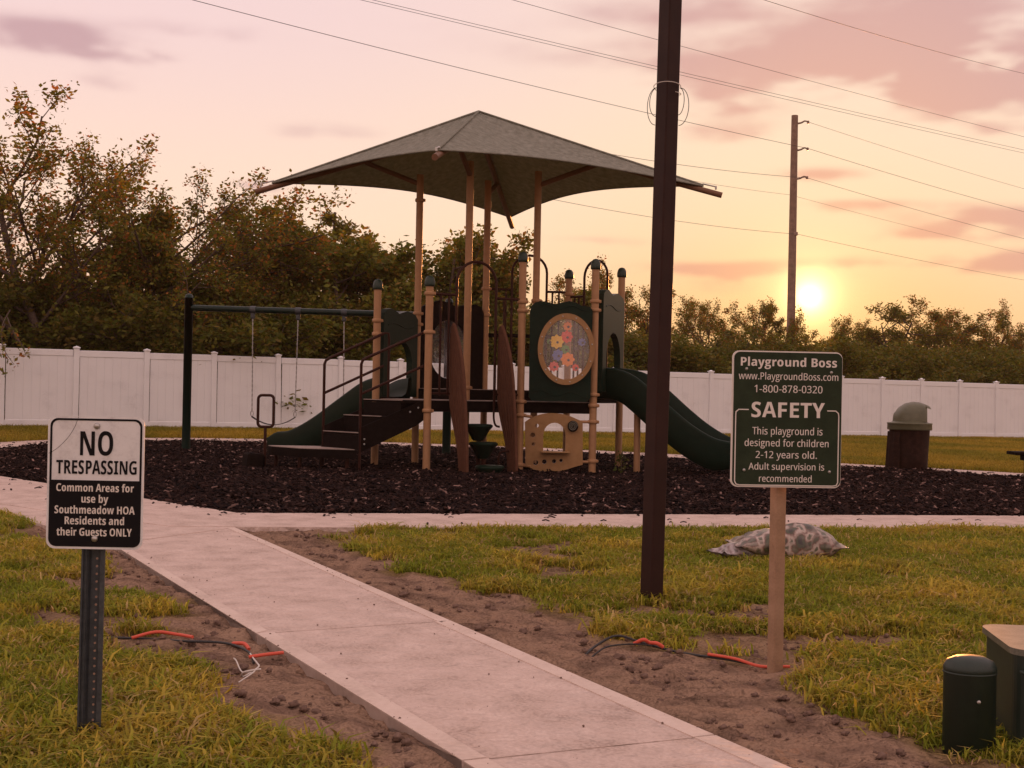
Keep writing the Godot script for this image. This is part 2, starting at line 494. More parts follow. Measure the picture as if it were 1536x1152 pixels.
func make_ground() -> void:
	var xs := axis(-6.5, 7.0, 0.06, [-3000.0, -800.0, -300.0, -120.0, -60.0, -40.0, -30.0, -24.0, -20.0, -17.0, -14.0, -12.0, -10.0, -8.8, -8.0, -7.2, 7.8, 8.6, 9.6, 11.0, 13.0, 15.0, 18.0, 22.0, 28.0, 36.0, 50.0, 80.0, 150.0, 400.0, 1000.0, 3000.0])
	var zs := axis(-12.6, -2.6, 0.06, [-4000.0, -1200.0, -400.0, -200.0, -120.0, -80.0, -60.0, -50.0, -44.0, -40.0, -36.0, -33.0, -31.0, -29.5, -28.0, -26.5, -25.0, -23.5, -22.0, -20.0, -18.0, -16.0, -14.5, -13.5, -13.0, -2.0, -1.0, 1.0, 4.0, 10.0, 30.0, 100.0, 500.0, 3000.0])
	var v := PackedVector3Array()
	var col := PackedColorArray()
	var inner_path := Geometry2D.offset_polygon(path_poly, -0.1)
	var inner_ring := Geometry2D.offset_polygon(ring_out, -0.12)
	var inner_apron := Geometry2D.offset_polygon(apron, -0.1)
	for z in zs:
		for x in xs:
			var p := Vector2(x, z)
			var y := ground_y(x, z)
			for pp in inner_path: if Geometry2D.is_point_in_polygon(p, pp): y = -0.10
			for pp in inner_ring: if Geometry2D.is_point_in_polygon(p, pp): y = -0.14
			for pp in inner_apron: if Geometry2D.is_point_in_polygon(p, pp): y = -0.10
			v.append(Vector3(x, y, z))
			var b := bare(x, z) if absf(x) < 14.0 and z > -30.0 and z < 2.0 else 0.0
			col.append(Color(.20, .145, .035).lerp(Color(.31, .20, .14) * (1.0 - 0.38 * smoothstep(0.04, 0.3, noise_b.get_noise_2d(x * 2.3 + 30.0, z * 2.3) + 0.5 * noise_a.get_noise_2d(x * 3.0, z * 3.0))), b))
	var idx := PackedInt32Array()
	var w := xs.size()
	for j in zs.size() - 1:
		for i in w - 1:
			var a := j * w + i
			idx.append_array([a, a + 1, a + w + 1, a, a + w + 1, a + w])
	var arr := []
	arr.resize(Mesh.ARRAY_MAX)
	arr[Mesh.ARRAY_VERTEX] = v
	arr[Mesh.ARRAY_COLOR] = col
	arr[Mesh.ARRAY_INDEX] = idx
	var am := ArrayMesh.new()
	am.add_surface_from_arrays(Mesh.PRIMITIVE_TRIANGLES, arr)
	var st := SurfaceTool.new()
	st.create_from(am, 0)
	st.generate_normals()
	structure("ground", st.commit(), M.ground)

func smooth_loop(pts: Array, n: int) -> PackedVector2Array:
	var o := PackedVector2Array()
	var c := pts.size()
	for i in c:
		var sharp: bool = pts[i].size() > 3 or pts[(i + 1) % c].size() > 3
		var p := []
		for k in [-1, 0, 1, 2]:
			var q: Array = pts[posmod(i + k, c)]
			p.append(Vector2(q[0], q[1]))
		for k in n:
			var t := float(k) / n
			if sharp: o.append(p[1].lerp(p[2], t))
			else: o.append(p[1].cubic_interpolate(p[2], p[0], p[3], t))
	return o

func slab(a: Vector2, b: Vector2, c: Vector2, d: Vector2, top: float) -> ArrayMesh:
	var st := S()
	prism(st, PackedVector2Array([a, b, c, d]), 0.16, Transform3D(Basis(Vector3.RIGHT, Vector3.BACK, Vector3.DOWN), Vector3(0, top - 0.08, 0)))
	return done(st)

func make_paths() -> void:
	# the bed of rubber mulch and the walk round it: [x, z, width of the walk here]
	var outline := [[-2.5, -11.94, 1.25, 1], [-6.25, -15.94, 1.7], [-8.1, -18.6, 1.3], [-8.85, -21.5, 1.0], [-8.6, -24.5, 1.0], [-7.3, -26.2, 1.0], [-5.0, -26.75, 1.0], [-1.5, -26.2, 1.0], [1.46, -24.9, 1.0], [5.57, -21.76, 1.0], [7.81, -19.77, 1.0], [9.6, -17.4, 1.0], [9.8, -15.0, 1.0], [8.2, -13.7, 1.1], [5.22, -13.2, 1.15]]
	mulch = smooth_loop(outline, 8)
	var widths := []
	for i in outline.size():
		for k in 8: widths.append(lerpf(outline[i][2], outline[(i + 1) % outline.size()][2], k / 8.0))
	var n := mulch.size()
	ring_out = PackedVector2Array()
	for i in n:
		var t := (mulch[(i + 1) % n] - mulch[posmod(i - 1, n)]).normalized()
		var nrm := Vector2(-t.y, t.x)
		if Geometry2D.is_point_in_polygon(mulch[i] + nrm * 0.1, mulch): nrm = -nrm
		ring_out.append(mulch[i] + nrm * widths[i])
	var ring := Node3D.new()
	ring.name = "path"
	add_child(ring)
	ring.set_meta("kind", "structure")
	for i in range(0, n, 4):
		var st := S()
		var gap := 0.0035
		for k in 4:
			var a := mulch[i + k]
			var b := mulch[(i + k + 1) % n]
			var c := ring_out[(i + k + 1) % n]
			var d := ring_out[i + k]
			if k == 0:
				var along := (b - a).normalized() * gap
				a += along; d += along
			if k == 3:
				var along := (a - b).normalized() * gap
				b += along; c += along
			prism(st, PackedVector2Array([a, b, c, d]), 0.2, Transform3D(Basis(Vector3.RIGHT, Vector3.BACK, Vector3.DOWN), Vector3(0, 0.024 - 0.1 + far_slope(a.x, a.y) * 0.8, 0)))
		part(ring, "slab", done(st), M.concrete)
	# approach walk: straight strip from the ring towards and past the camera
	var l0 := Vector2(-2.93, -9.56)
	var r0 := Vector2(-2.30, -10.82)
	var dl := Vector2(2.46, 4.77).normalized()
	var dr := Vector2(2.91, 6.07).normalized()
	path_poly = PackedVector2Array([l0, r0, r0 + dr * 14.0, l0 + dl * 13.0])
	apron = PackedVector2Array([Vector2(-2.28, -10.74), Vector2(-2.90, -9.50), Vector2(-3.5, -10.25), Vector2(-4.54, -11.6), Vector2(-6.1, -13.5), Vector2(-7.6, -15.3), Vector2(-8.6, -16.9), Vector2(-7.0, -16.8), Vector2(-6.2, -15.85), Vector2(-2.55, -11.9)])
	var ast := S()
	prism(ast, apron, 0.16, Transform3D(Basis(Vector3.RIGHT, Vector3.BACK, Vector3.DOWN), Vector3(0, 0.020 - 0.08, 0)))
	part(ring, "slab", done(ast), M.concrete)
	var walk := Node3D.new()
	walk.name = "path_001"
	add_child(walk)
	walk.set_meta("kind", "structure")
	# joints crossing the walk, as distances along the left and right edges
	var cuts := [[0.0, 0.0], [3.79, 4.64], [6.1, 7.0], [8.4, 9.4], [10.7, 11.7], [13.0, 14.0]]
	for i in cuts.size() - 1:
		var a: Vector2 = l0 + dl * (cuts[i][0] + 0.006)
		var b: Vector2 = r0 + dr * (cuts[i][1] + 0.006)
		var c: Vector2 = r0 + dr * (cuts[i + 1][1] - 0.006)
		var d: Vector2 = l0 + dl * (cuts[i + 1][0] - 0.006)
		part(walk, "slab", slab(a, b, c, d, 0.016), M.concrete)
		# trowelled band along each long edge
		var wl := (b - a).normalized()
		part(walk, "edge_band", slab(a, a + wl * 0.085, d + wl * 0.085, d, 0.0195), M.concrete_edge)
		part(walk, "edge_band", slab(b - wl * 0.085, b, c, c - wl * 0.085, 0.0195), M.concrete_edge)

func mulch_y(x: float, z: float) -> float:
	return 0.005 + noise_a.get_noise_2d(x * 0.6, z * 0.6) * 0.05 + noise_b.get_noise_2d(x * 2.0, z * 2.0) * 0.015 + far_slope(x, z) * 0.6

func make_mulch() -> void:
	var c := Vector2(-0.2, -19.0)
	var n := mulch.size()
	var rings := 36
	var v := PackedVector3Array()
	for r in rings + 1:
		for i in n:
			var p := c.lerp(mulch[i], float(r) / rings)
			var edge := smoothstep(1.0, 0.93, float(r) / rings)
			v.append(Vector3(p.x, lerpf(-0.03, mulch_y(p.x, p.y), edge), p.y))
	var st := S()
	for r in rings:
		for i in n:
			var i2 := (i + 1) % n
			var a := r * n
			var b := (r + 1) * n
			quad(st, v[a + i], v[b + i], v[b + i2], v[a + i2])
	st.set_smooth_group(1)
	structure("mulch_bed", done(st), M.mulch_bed)
	# rubber shreds
	var cs := S()
	box(cs, Transform3D(Basis(Vector3.FORWARD, 0.25), Vector3(0.02, 0.002, 0)), Vector3(0.05, 0.012, 0.02), 0.003)
	box(cs, Transform3D(Basis(Vector3.FORWARD, -0.2), Vector3(-0.022, 0.002, 0.003)), Vector3(0.05, 0.01, 0.017), 0.003)
	var cm := done(cs)
	rng.seed = 77
	var xf: Array = []
	var cols: Array = []
	var bb := Rect2(-9.5, -27.0, 20.0, 15.5)
	while xf.size() < 85000:
		var p := Vector2(bb.position.x + rng.randf() * bb.size.x, bb.position.y + rng.randf() * bb.size.y)
		if rng.randf() > clampf(1.25 + (p.y + 12.0) * 0.07, 0.3, 1.0) or not Geometry2D.is_point_in_polygon(p, mulch): continue
		var b := Basis.from_euler(Vector3(rng.randfn() * 0.35, rng.randf() * TAU, rng.randfn() * 0.4)).scaled(Vector3.ONE * (0.6 + rng.randf() * 0.9))
		xf.append(Transform3D(b, Vector3(p.x, mulch_y(p.x, p.y) + 0.006 + rng.randf() * 0.018, p.y)))
		var k := rng.randf()
		var s := 0.55 + rng.randf() * 0.9
		var cc := Color(.032, .018, .016)
		if k > 0.965: cc = Color(.34, .21, .18)
		elif k > 0.86: cc = Color(.075, .042, .036)
		elif k < 0.3: cc = Color(.016, .011, .012)
		cols.append(cc * s * 0.62)
	# shreds kicked out onto the walk
	while xf.size() < 85700:
		var i := rng.randi() % n
		var p := mulch[i].lerp(ring_out[i], pow(rng.randf(), 2.5) * 0.8) + Vector2(rng.randfn(), rng.randfn()) * 0.12
		if Geometry2D.is_point_in_polygon(p, mulch): continue
		xf.append(Transform3D(Basis(Vector3.UP, rng.randf() * TAU).scaled(Vector3.ONE * (0.4 + rng.randf() * 0.6)), Vector3(p.x, 0.03 + far_slope(p.x, p.y) * 0.8, p.y)))
		cols.append(Color(.022, .013, .012) * (0.6 + rng.randf()))
	scatter("mulch_shreds", cm, M.chip, xf, cols, "dark rubber mulch shreds filling the playground bed", "mulch")

func scatter(called: String, mesh: Mesh, m: Material, xf: Array, cols: Array, label: String, category: String) -> void:
	var mm := MultiMesh.new()
	mm.transform_format = MultiMesh.TRANSFORM_3D
	mm.use_colors = cols.size() > 0
	mm.mesh = mesh
	mm.instance_count = xf.size()
	for i in xf.size():
		mm.set_instance_transform(i, xf[i])
		if cols.size() > 0:
			var c: Color = cols[i]
			c.a = 1.0
			mm.set_instance_color(i, c)
	var o := MultiMeshInstance3D.new()
	o.name = numbered(called)
	o.multimesh = mm
	o.material_override = m
	add_child(o)
	o.set_meta("kind", "stuff")
	tag(o, label, category)

func blade_clump(seed_: int, blades: int, h: float, spread: float) -> ArrayMesh:
	var g := RandomNumberGenerator.new()
	g.seed = seed_
	var v := PackedVector3Array()
	var nn := PackedVector3Array()
	var col := PackedColorArray()
	var idx := PackedInt32Array()
	for i in blades:
		var a := g.randf() * TAU
		var dirv := Vector3(cos(a), 0, sin(a))
		var base := Vector3(g.randfn() * spread, -0.008, g.randfn() * spread)
		var hh := h * (0.35 + g.randf() * 0.95)
		var lean := 0.35 + g.randf() * 1.0
		var w := 0.0022 + g.randf() * 0.0024
		var side := dirv.cross(Vector3.UP).rotated(Vector3.UP, g.randfn() * 0.5)
		var p1 := base + Vector3.UP * hh * 0.55 + dirv * hh * lean * 0.28
		var p2 := base + Vector3.UP * hh * (0.95 - 0.35 * lean) + dirv * hh * lean * 0.85
		var n := v.size()
		v.append_array([base - side * w, base + side * w, p1 - side * w * 0.9, p1 + side * w * 0.9, p2])
		var nr := (p2 - base).cross(side).normalized()
		for k in 5: nn.append(nr)
		var t := 0.7 + g.randf() * 0.6
		var yel := g.randf()
		var c := Color(t, t * (1.06 - 0.16 * yel), t * (0.9 + 0.5 * yel))
		if g.randf() < 0.16: c = Color(1.5, 1.05, 1.6)
		elif g.randf() < 0.2: c = Color(.5, .42, .5)
		for k in 5: col.append(c)
		idx.append_array([n, n + 1, n + 2, n + 1, n + 3, n + 2, n + 2, n + 3, n + 4])
	var arr := []
	arr.resize(Mesh.ARRAY_MAX)
	arr[Mesh.ARRAY_VERTEX] = v
	arr[Mesh.ARRAY_NORMAL] = nn
	arr[Mesh.ARRAY_COLOR] = col
	arr[Mesh.ARRAY_INDEX] = idx
	var am := ArrayMesh.new()
	am.add_surface_from_arrays(Mesh.PRIMITIVE_TRIANGLES, arr)
	return am

func make_grass() -> void:
	rng.seed = 5
	var clumps := [blade_clump(1, 16, 0.062, 0.026), blade_clump(2, 14, 0.078, 0.028), blade_clump(3, 18, 0.052, 0.030)]
	var xf := [[], [], []]
	var cols := [[], [], []]
	var count := 0
	var tries := 0
	var grown_path: PackedVector2Array = Geometry2D.offset_polygon(path_poly, 0.015)[0]
	var grown_ring: PackedVector2Array = Geometry2D.offset_polygon(ring_out, 0.01)[0]
	while count < 56000 and tries < 400000:
		tries += 1
		# thicker near the camera, out to the walk
		var d := 2.7 + pow(rng.randf(), 0.8) * 11.0
		var half := d * 0.42 + 0.6
		var x := (rng.randf() * 2.0 - 1.0) * half
		var p := Vector2(x, -d)
		if rng.randf() < smoothstep(0.12, 0.62, bare(x, -d)) + 0.02: continue
		if Geometry2D.is_point_in_polygon(p, grown_path) or Geometry2D.is_point_in_polygon(p, grown_ring) or Geometry2D.is_point_in_polygon(p, apron): continue
		var patch := noise_a.get_noise_2d(x * 1.6 + 90.0, -d * 1.6)
		var dry := clampf(0.30 + patch * 1.0 + rng.randfn() * 0.3, 0.0, 1.0)
		var c := Color(.25, .285, .03).lerp(Color(.58, .42, .075), dry)
		if rng.randf() < 0.10: c = Color(.58, .40, .18)
		c *= 0.75 + rng.randf() * 0.5
		var k := rng.randi() % 3
		var s := (0.62 + rng.randf() * 0.75) * (0.9 + 0.35 * patch)
		var b := Basis.from_euler(Vector3(rng.randfn() * 0.15, rng.randf() * TAU, rng.randfn() * 0.15)).scaled(Vector3(s * 1.15, s, s * 1.15))
		xf[k].append(Transform3D(b, Vector3(x, ground_y(x, -d), -d)))
		cols[k].append(c)
		count += 1
	for k in 3:
		scatter("grass", clumps[k], M.grass, xf[k], cols[k], ["olive green lawn grass in front of the playground walk", "longer olive lawn grass blades among the front lawn", "short yellowing lawn grass in front of the walk"][k], "grass")
	# strip between the walk round the bed and the fence
	var far := blade_clump(9, 22, 0.11, 0.09)
	var fx: Array = []
	var fc: Array = []
	while fx.size() < 42000:
		var d := 14.0 + rng.randf() * 30.0
		var x := (rng.randf() * 2.0 - 1.0) * (d * 0.42 + 1.0)
		var p := Vector2(x, -d)
		if Geometry2D.is_point_in_polygon(p, grown_ring) or Geometry2D.is_point_in_polygon(p, apron): continue
		var fence_z := -29.74 - (x + 11.69) * 0.4789
		if -d < fence_z + 0.12: continue
		var dry := clampf(0.4 + noise_a.get_noise_2d(x * 0.5, d * 0.5) * 1.1 + rng.randfn() * 0.2, 0.0, 1.0)
		fc.append(Color(.25, .225, .026).lerp(Color(.50, .34, .05), dry) * (0.75 + rng.randf() * 0.5))
		var s := 0.6 + rng.randf() * 0.6
		fx.append(Transform3D(Basis(Vector3.UP, rng.randf() * TAU).scaled(Vector3(s * 1.3, s, s * 1.3)), Vector3(x, ground_y(x, -d), -d)))
	scatter("grass", far, M.grass, fx, fc, "mown lawn between the playground walk and the white fence", "grass")

func lump(seed_: int) -> ArrayMesh:
	var sm := SphereMesh.new()
	sm.radius = 1.0; sm.height = 2.0; sm.radial_segments = 9; sm.rings = 5
	var arr := sm.get_mesh_arrays()
	var vs: PackedVector3Array = arr[Mesh.ARRAY_VERTEX]
	var f := FastNoiseLite.new()
	f.seed = seed_; f.frequency = 1.4
	for i in vs.size():
		vs[i] = vs[i] * (1.0 + 1.0 * f.get_noise_3dv(vs[i])) * Vector3(1.0, 0.6, 0.8)
	arr[Mesh.ARRAY_VERTEX] = vs
	arr[Mesh.ARRAY_NORMAL] = null
	arr[Mesh.ARRAY_TANGENT] = null
	var am := ArrayMesh.new()
	am.add_surface_from_arrays(Mesh.PRIMITIVE_TRIANGLES, arr)
	var st := SurfaceTool.new()
	st.create_from(am, 0)
	st.generate_normals()
	return st.commit()

func make_clods() -> void:
	rng.seed = 15
	var xf: Array = []
	var tries := 0
	var grown: PackedVector2Array = Geometry2D.offset_polygon(path_poly, 0.02)[0]
	while xf.size() < 4500 and tries < 300000:
		tries += 1
		var d := 3.2 + rng.randf() * 7.6
		var x := (rng.randf() * 2.0 - 1.0) * (d * 0.42 + 0.3)
		if bare(x, -d) < 0.7 or Geometry2D.is_point_in_polygon(Vector2(x, -d), grown) or Geometry2D.is_point_in_polygon(Vector2(x, -d), ring_out) or Geometry2D.is_point_in_polygon(Vector2(x, -d), apron): continue
		if noise_a.get_noise_2d(x * 4.0 + 20.0, d * 4.0) < rng.randf() * 0.5 - 0.12: continue
		var s := 0.002 + pow(rng.randf(), 9.0) * 0.024
		xf.append(Transform3D(Basis.from_euler(Vector3(rng.randf() * 0.6, rng.randf() * TAU, 0)).scaled(Vector3.ONE * s), Vector3(x, ground_y(x, -d) + s * 0.2, -d)))
	# crumbs of soil trodden onto the edges of the walk
	for i in 420:
		var t := 0.3 + rng.randf() * 8.0
		var e := pow(rng.randf(), 2.2) * 0.5
		var q := (Vector2(-2.30, -10.82) + Vector2(2.91, 6.07).normalized() * t - Vector2(0.9, 0) * e) if rng.randf() < 0.5 else (Vector2(-2.93, -9.56) + Vector2(2.46, 4.77).normalized() * t + Vector2(0.9, 0) * e)
		var s := 0.001 + pow(rng.randf(), 6.0) * 0.005
		xf.append(Transform3D(Basis(Vector3.UP, rng.randf() * TAU).scaled(Vector3.ONE * s), Vector3(q.x, 0.0205, q.y)))
	scatter("soil_clods", lump(3), M.clod, xf, [], "brown soil crumbs and clods on the bare earth", "soil")

# ------------------------------------------------------------------ fence
func make_fence() -> void:
	rng.seed = 31
	var A := Vector3(-11.69, 0, -29.74)
	var u := Vector3(27.69, 0, -13.26).normalized()
	var root := thing("vinyl_fence", "long white vinyl privacy fence with capped posts behind the lawn", "fence", A)
	var turn := atan2(-u.z, u.x)
	var y_at := func(s: float) -> float:
		return 0.13 - 0.24 * s / 30.7
	var st := S()
	box_at(st, Vector3(0, 0.93, 0), Vector3(0.127, 1.86, 0.127), 0.0, 0.006)
	var post_mesh := done(st)
	st = S()
	box_at(st, Vector3(0, 0.012, 0), Vector3(0.16, 0.03, 0.16), 0.0, 0.008)
	lathe(st, Vector3(0, 0.026, 0), [[0.09, 0.0], [0.0, 0.035]], 4)
	var cap_mesh := done(st)
	st = S()
	box_at(st, Vector3.ZERO, Vector3(1.49, 0.15, 0.05), 0.0, 0.008)
	var rail_mesh := done(st)
	st = S()
	box_at(st, Vector3.ZERO, Vector3(0.1858, 1.50, 0.024), 0.0, 0.004)
	var board_mesh := done(st)
	var n0 := -5
	var n1 := 22
	for i in range(n0, n1 + 1):
		var s := 1.63 + 1.617 * i
		var y: float = y_at.call(s)
		var b := Basis(Vector3.UP, turn)
		var po := part_local(root, "post", post_mesh, M.vinyl, u * s + Vector3(0, y, 0))
		po.basis = b * Basis.from_euler(Vector3(rng.randfn() * 0.004, 0, rng.randfn() * 0.005))
		var ca := part_local(po, "cap", cap_mesh, M.vinyl, Vector3(0, 1.86, 0))
		ca.rotation.y = 0.0
		if i == n1: continue
		var mid := u * (s + 0.8085)
		var ym: float = y_at.call(s + 0.8085)
		for h in [0.10, 1.745]:
			var r := part_local(root, "rail", rail_mesh, M.vinyl, mid + Vector3(0, ym + h, 0))
			r.basis = b
		for k in 8:
			var bo := part_local(root, "board", board_mesh, M.vinyl, u * (s + 0.0835 + 0.1865 * (k + 0.5)) + Vector3(0, ym + 0.92, 0))
			bo.basis = b * Basis.from_euler(Vector3(rng.randfn() * 0.0012, 0, 0))

# ------------------------------------------------------------------ trees
class Growth:
	var wood: SurfaceTool
	var v := PackedVector3Array()
	var n := PackedVector3Array()
	var c := PackedColorArray()
	var idx := PackedInt32Array()

func leaf(t: Growth, g: RandomNumberGenerator, p: Vector3, size: float, palette: Array, slim := 0.55) -> void:
	var a := Vector3(g.randfn(), g.randfn() * 0.8, g.randfn()).normalized()
	var b := a.cross(Vector3(g.randfn(), g.randfn(), g.randfn())).normalized()
	var s := size * (0.4 + g.randf() * 1.25)
	var k := t.v.size()
	var up := a.cross(b)
	t.v.append_array([p, p + a * s * 0.5 + b * s * slim * 0.5, p + a * s, p + a * s * 0.5 - b * s * slim * 0.5])
	var col: Color = palette[g.randi() % palette.size()]
	col *= 0.7 + g.randf() * 0.6
	col.a = 1.0
	for i in 4:
		t.n.append(up)
		t.c.append(col)
	t.idx.append_array([k, k + 1, k + 2, k, k + 2, k + 3])

func limb(t: Growth, g: RandomNumberGenerator, p: Vector3, d: Vector3, length: float, r: float, level: int, o: Dictionary) -> void:
	var last: int = o.levels
	var segs := 5 if level == 0 else (4 if level < last else 3)
	var pts := PackedVector3Array([p])
	var q := p
	var dirv := d
	for i in segs:
		dirv = (dirv + Vector3(g.randfn(), g.randfn() * 0.5, g.randfn()) * float(o.wobble) + Vector3.UP * float(o.lift) * (0.3 if level == 0 else 1.0)).normalized()
		q += dirv * length / segs
		pts.append(q)
	tube(t.wood, pts, r, r * 0.45, 6 if level == 0 else (4 if level == 1 else 3))
	if level >= last:
		for i in int(o.leaves):
			var f := g.randf()
			var at := pts[0].lerp(pts[segs], 0.25 + 0.8 * f)
			leaf(t, g, at + Vector3(g.randfn(), g.randfn(), g.randfn()) * float(o.puff), o.leaf, o.palette, o.get("slim", 0.55))
		return
	var kids: int = o.kids[level]
	var from: float = o.from[level]
	for i in kids:
		var f := from + (1.0 - from) * (i + g.randf() * 0.8) / kids
		var k := clampi(int(f * segs), 0, segs - 1)
		var at := pts[k].lerp(pts[k + 1], clampf(f * segs - k, 0.0, 1.0))
		var axisv := (pts[k + 1] - pts[k]).normalized()
		var side := axisv.cross(Vector3(g.randfn(), g.randfn() * 0.3, g.randfn())).normalized()
		var ang: float = o.angle[level] * (0.75 + g.randf() * 0.5)
		var nd := (axisv * cos(ang) + side * sin(ang)).normalized()
		var shrink: float = o.ratio[level] * (1.0 - float(o.taper) * f) * (0.75 + g.randf() * 0.5)
		limb(t, g, at, nd, length * shrink, r * (0.55 - 0.2 * f), level + 1, o)

func leaf_mesh(t: Growth) -> ArrayMesh:
	var arr := []
	arr.resize(Mesh.ARRAY_MAX)
	arr[Mesh.ARRAY_VERTEX] = t.v
	arr[Mesh.ARRAY_NORMAL] = t.n
	arr[Mesh.ARRAY_COLOR] = t.c
	arr[Mesh.ARRAY_INDEX] = t.idx
	var am := ArrayMesh.new()
	am.add_surface_from_arrays(Mesh.PRIMITIVE_TRIANGLES, arr)
	return am

# a tree of unit height: trunk and crown meshes
func grow(seed_: int, o: Dictionary) -> Array:
	var g := RandomNumberGenerator.new()
	g.seed = seed_
	var t := Growth.new()
	t.wood = S()
	for i in int(o.get("stems", 1)):
		var lean := Vector3(g.randfn() * 0.12, 1, g.randfn() * 0.12) if int(o.get("stems", 1)) == 1 else Vector3(g.randfn() * 0.4, 1, g.randfn() * 0.4)
		limb(t, g, Vector3(g.randfn() * 0.02, 0, g.randfn() * 0.02), lean.normalized(), o.trunk, o.radius, 0, o)
	t.wood.set_smooth_group(1)
	var top := 0.01
	for p in t.v: top = maxf(top, p.y)
	var w := done(t.wood)
	return [w, leaf_mesh(t), top]

func plant(called: String, label: String, category: String, proto: Array, at: Vector3, h: float, wide: float, turn: float, group := "", leaf_mat := "leaf") -> Node3D:
	var o := thing(called, label, category, at, group)
	var s: float = h / proto[2]
	var wood := part_local(o, "trunk" if category == "tree" else "stem", proto[0], M.bark)
	var crown := part_local(o, "crown" if category == "tree" else "foliage", proto[1], M[leaf_mat])
	for p in [wood, crown]:
		p.basis = Basis(Vector3.UP, turn).scaled(Vector3(s * wide, s, s * wide))
	return o

func make_trees() -> void:
	var green := [Color(.13, .145, .022), Color(.17, .175, .026), Color(.10, .115, .018), Color(.20, .18, .03), Color(.25, .15, .03)]
	var rust := [Color(.14, .15, .024), Color(.18, .17, .028), Color(.34, .13, .032), Color(.22, .17, .03), Color(.11, .12, .02)]
	var dark := [Color(.085, .10, .016), Color(.12, .13, .02), Color(.16, .15, .026), Color(.17, .12, .024)]
	var open := {"levels": 3, "wobble": 0.13, "lift": 0.10, "kids": [9, 6, 5], "from": [0.22, 0.25, 0.3], "angle": [0.85, 0.7, 0.65], "ratio": [0.72, 0.55, 0.5], "taper": 0.45, "trunk": 0.8, "radius": 0.014, "leaves": 32, "puff": 0.015, "leaf": 0.0125, "palette": rust}
	var full := {"levels": 3, "wobble": 0.10, "lift": 0.07, "kids": [11, 6, 5], "from": [0.14, 0.2, 0.25], "angle": [1.0, 0.8, 0.7], "ratio": [0.58, 0.55, 0.5], "taper": 0.5, "trunk": 0.85, "radius": 0.015, "leaves": 46, "puff": 0.024, "leaf": 0.022, "palette": green}
	var bush := {"levels": 2, "stems": 7, "wobble": 0.15, "lift": 0.06, "kids": [9, 7], "from": [0.05, 0.1], "angle": [0.9, 0.8], "ratio": [0.55, 0.5], "taper": 0.35, "trunk": 0.85, "radius": 0.012, "leaves": 64, "puff": 0.045, "leaf": 0.030, "palette": dark}
	var airy := {"levels": 3, "wobble": 0.10, "lift": 0.14, "kids": [9, 5, 4], "from": [0.3, 0.3, 0.3], "angle": [0.6, 0.6, 0.6], "ratio": [0.42, 0.5, 0.5], "taper": 0.5, "trunk": 0.9, "radius": 0.010, "leaves": 24, "puff": 0.016, "leaf": 0.0135, "palette": rust}
	var fir := {"levels": 2, "wobble": 0.03, "lift": 0.0, "kids": [38, 7], "from": [0.10, 0.15], "angle": [1.35, 0.7], "ratio": [0.30, 0.42], "taper": 0.88, "trunk": 1.0, "radius": 0.013, "leaves": 22, "puff": 0.010, "leaf": 0.024, "slim": 0.25, "palette": dark}
	var flat := {"levels": 2, "wobble": 0.10, "lift": 0.03, "kids": [12, 9], "from": [0.45, 0.3], "angle": [1.2, 0.7], "ratio": [0.42, 0.35], "taper": 0.35, "trunk": 0.95, "radius": 0.014, "leaves": 40, "puff": 0.016, "leaf": 0.026, "slim": 0.35, "palette": dark}
	var wood_tree := open.duplicate()
	var dense := full.duplicate()
	dense.kids = [9, 5, 5]
	var wood_trees := [grow(81, wood_tree), grow(82, wood_tree), grow(83, dense)]
	var opens := [grow(21, open), grow(22, open), grow(23, open)]
	var fulls := [grow(31, full), grow(32, full), grow(33, full)]
	var bushes := [grow(41, bush), grow(42, bush), grow(43, bush)]
	var airys := [grow(51, airy), grow(52, airy)]
	var firs := [grow(61, fir), grow(62, fir)]
	var flats := [grow(71, flat), grow(72, flat)]
	rng.seed = 99
	# [kind, x, z, height, widening]
	plant("open_tree", "tall thin-leaved tree with bare arching limbs standing over the fence end", "tree", opens[0], Vector3(-12.3, 0.1, -33.0), 9.2, 1.25, 2.1)
	plant("open_tree", "thin-leaved tree with rusty leaves leaning beside the tallest tree", "tree", opens[1], Vector3(-10.0, 0.1, -34.2), 7.3, 1.2, 0.6)
	plant("fir_tree", "slender dark conifer poking above the broadleaf trees", "tree", firs[0], Vector3(-6.0, 0.1, -44.0), 7.3, 1.25, 0.0)
	plant("fir_tree", "small pointed conifer right beside the setting sun", "tree", firs[1], Vector3(13.75, 0.0, -60.0), 5.5, 1.0, 1.0, "")
	plant("airy_tree", "wispy tall tree seen beyond the play structure posts", "tree", airys[0], Vector3(0.4, 0.0, -52.0), 7.7, 1.1, 0.4, "")
	plant("airy_tree", "shorter wispy tree behind the shade canopy posts", "tree", airys[1], Vector3(2.0, 0.0, -53.0), 6.9, 1.0, 2.4, "")
	var big: Node3D = get_node("open_tree")
	var g := RandomNumberGenerator.new()
	g.seed = 8
	var twig := Growth.new()
	twig.wood = S()
	for c in [[Vector3(-12.2, 2.9, -31.5), Vector3(-11.75, 2.45, -29.9), Vector3(-11.45, 1.95, -29.2), Vector3(-11.1, 1.55, -28.95)], [Vector3(-11.85, 2.5, -30.3), Vector3(-11.6, 2.1, -29.3), Vector3(-11.55, 1.6, -29.0), Vector3(-11.3, 1.35, -28.9)], [Vector3(-12.0, 2.7, -30.8), Vector3(-11.4, 2.35, -29.6), Vector3(-11.0, 2.0, -29.1), Vector3(-10.85, 1.75, -29.0)]]:
		var pts := curve(c, 6)
		tube(twig.wood, pts, 0.018, 0.005, 5)
		for k in 70: leaf(twig, g, pts[6 + g.randi() % (pts.size() - 6)] + Vector3(g.randfn(), g.randfn(), g.randfn()) * 0.06, 0.085, rust)
	part(big, "drooping_branch", done(twig.wood), M.bark)
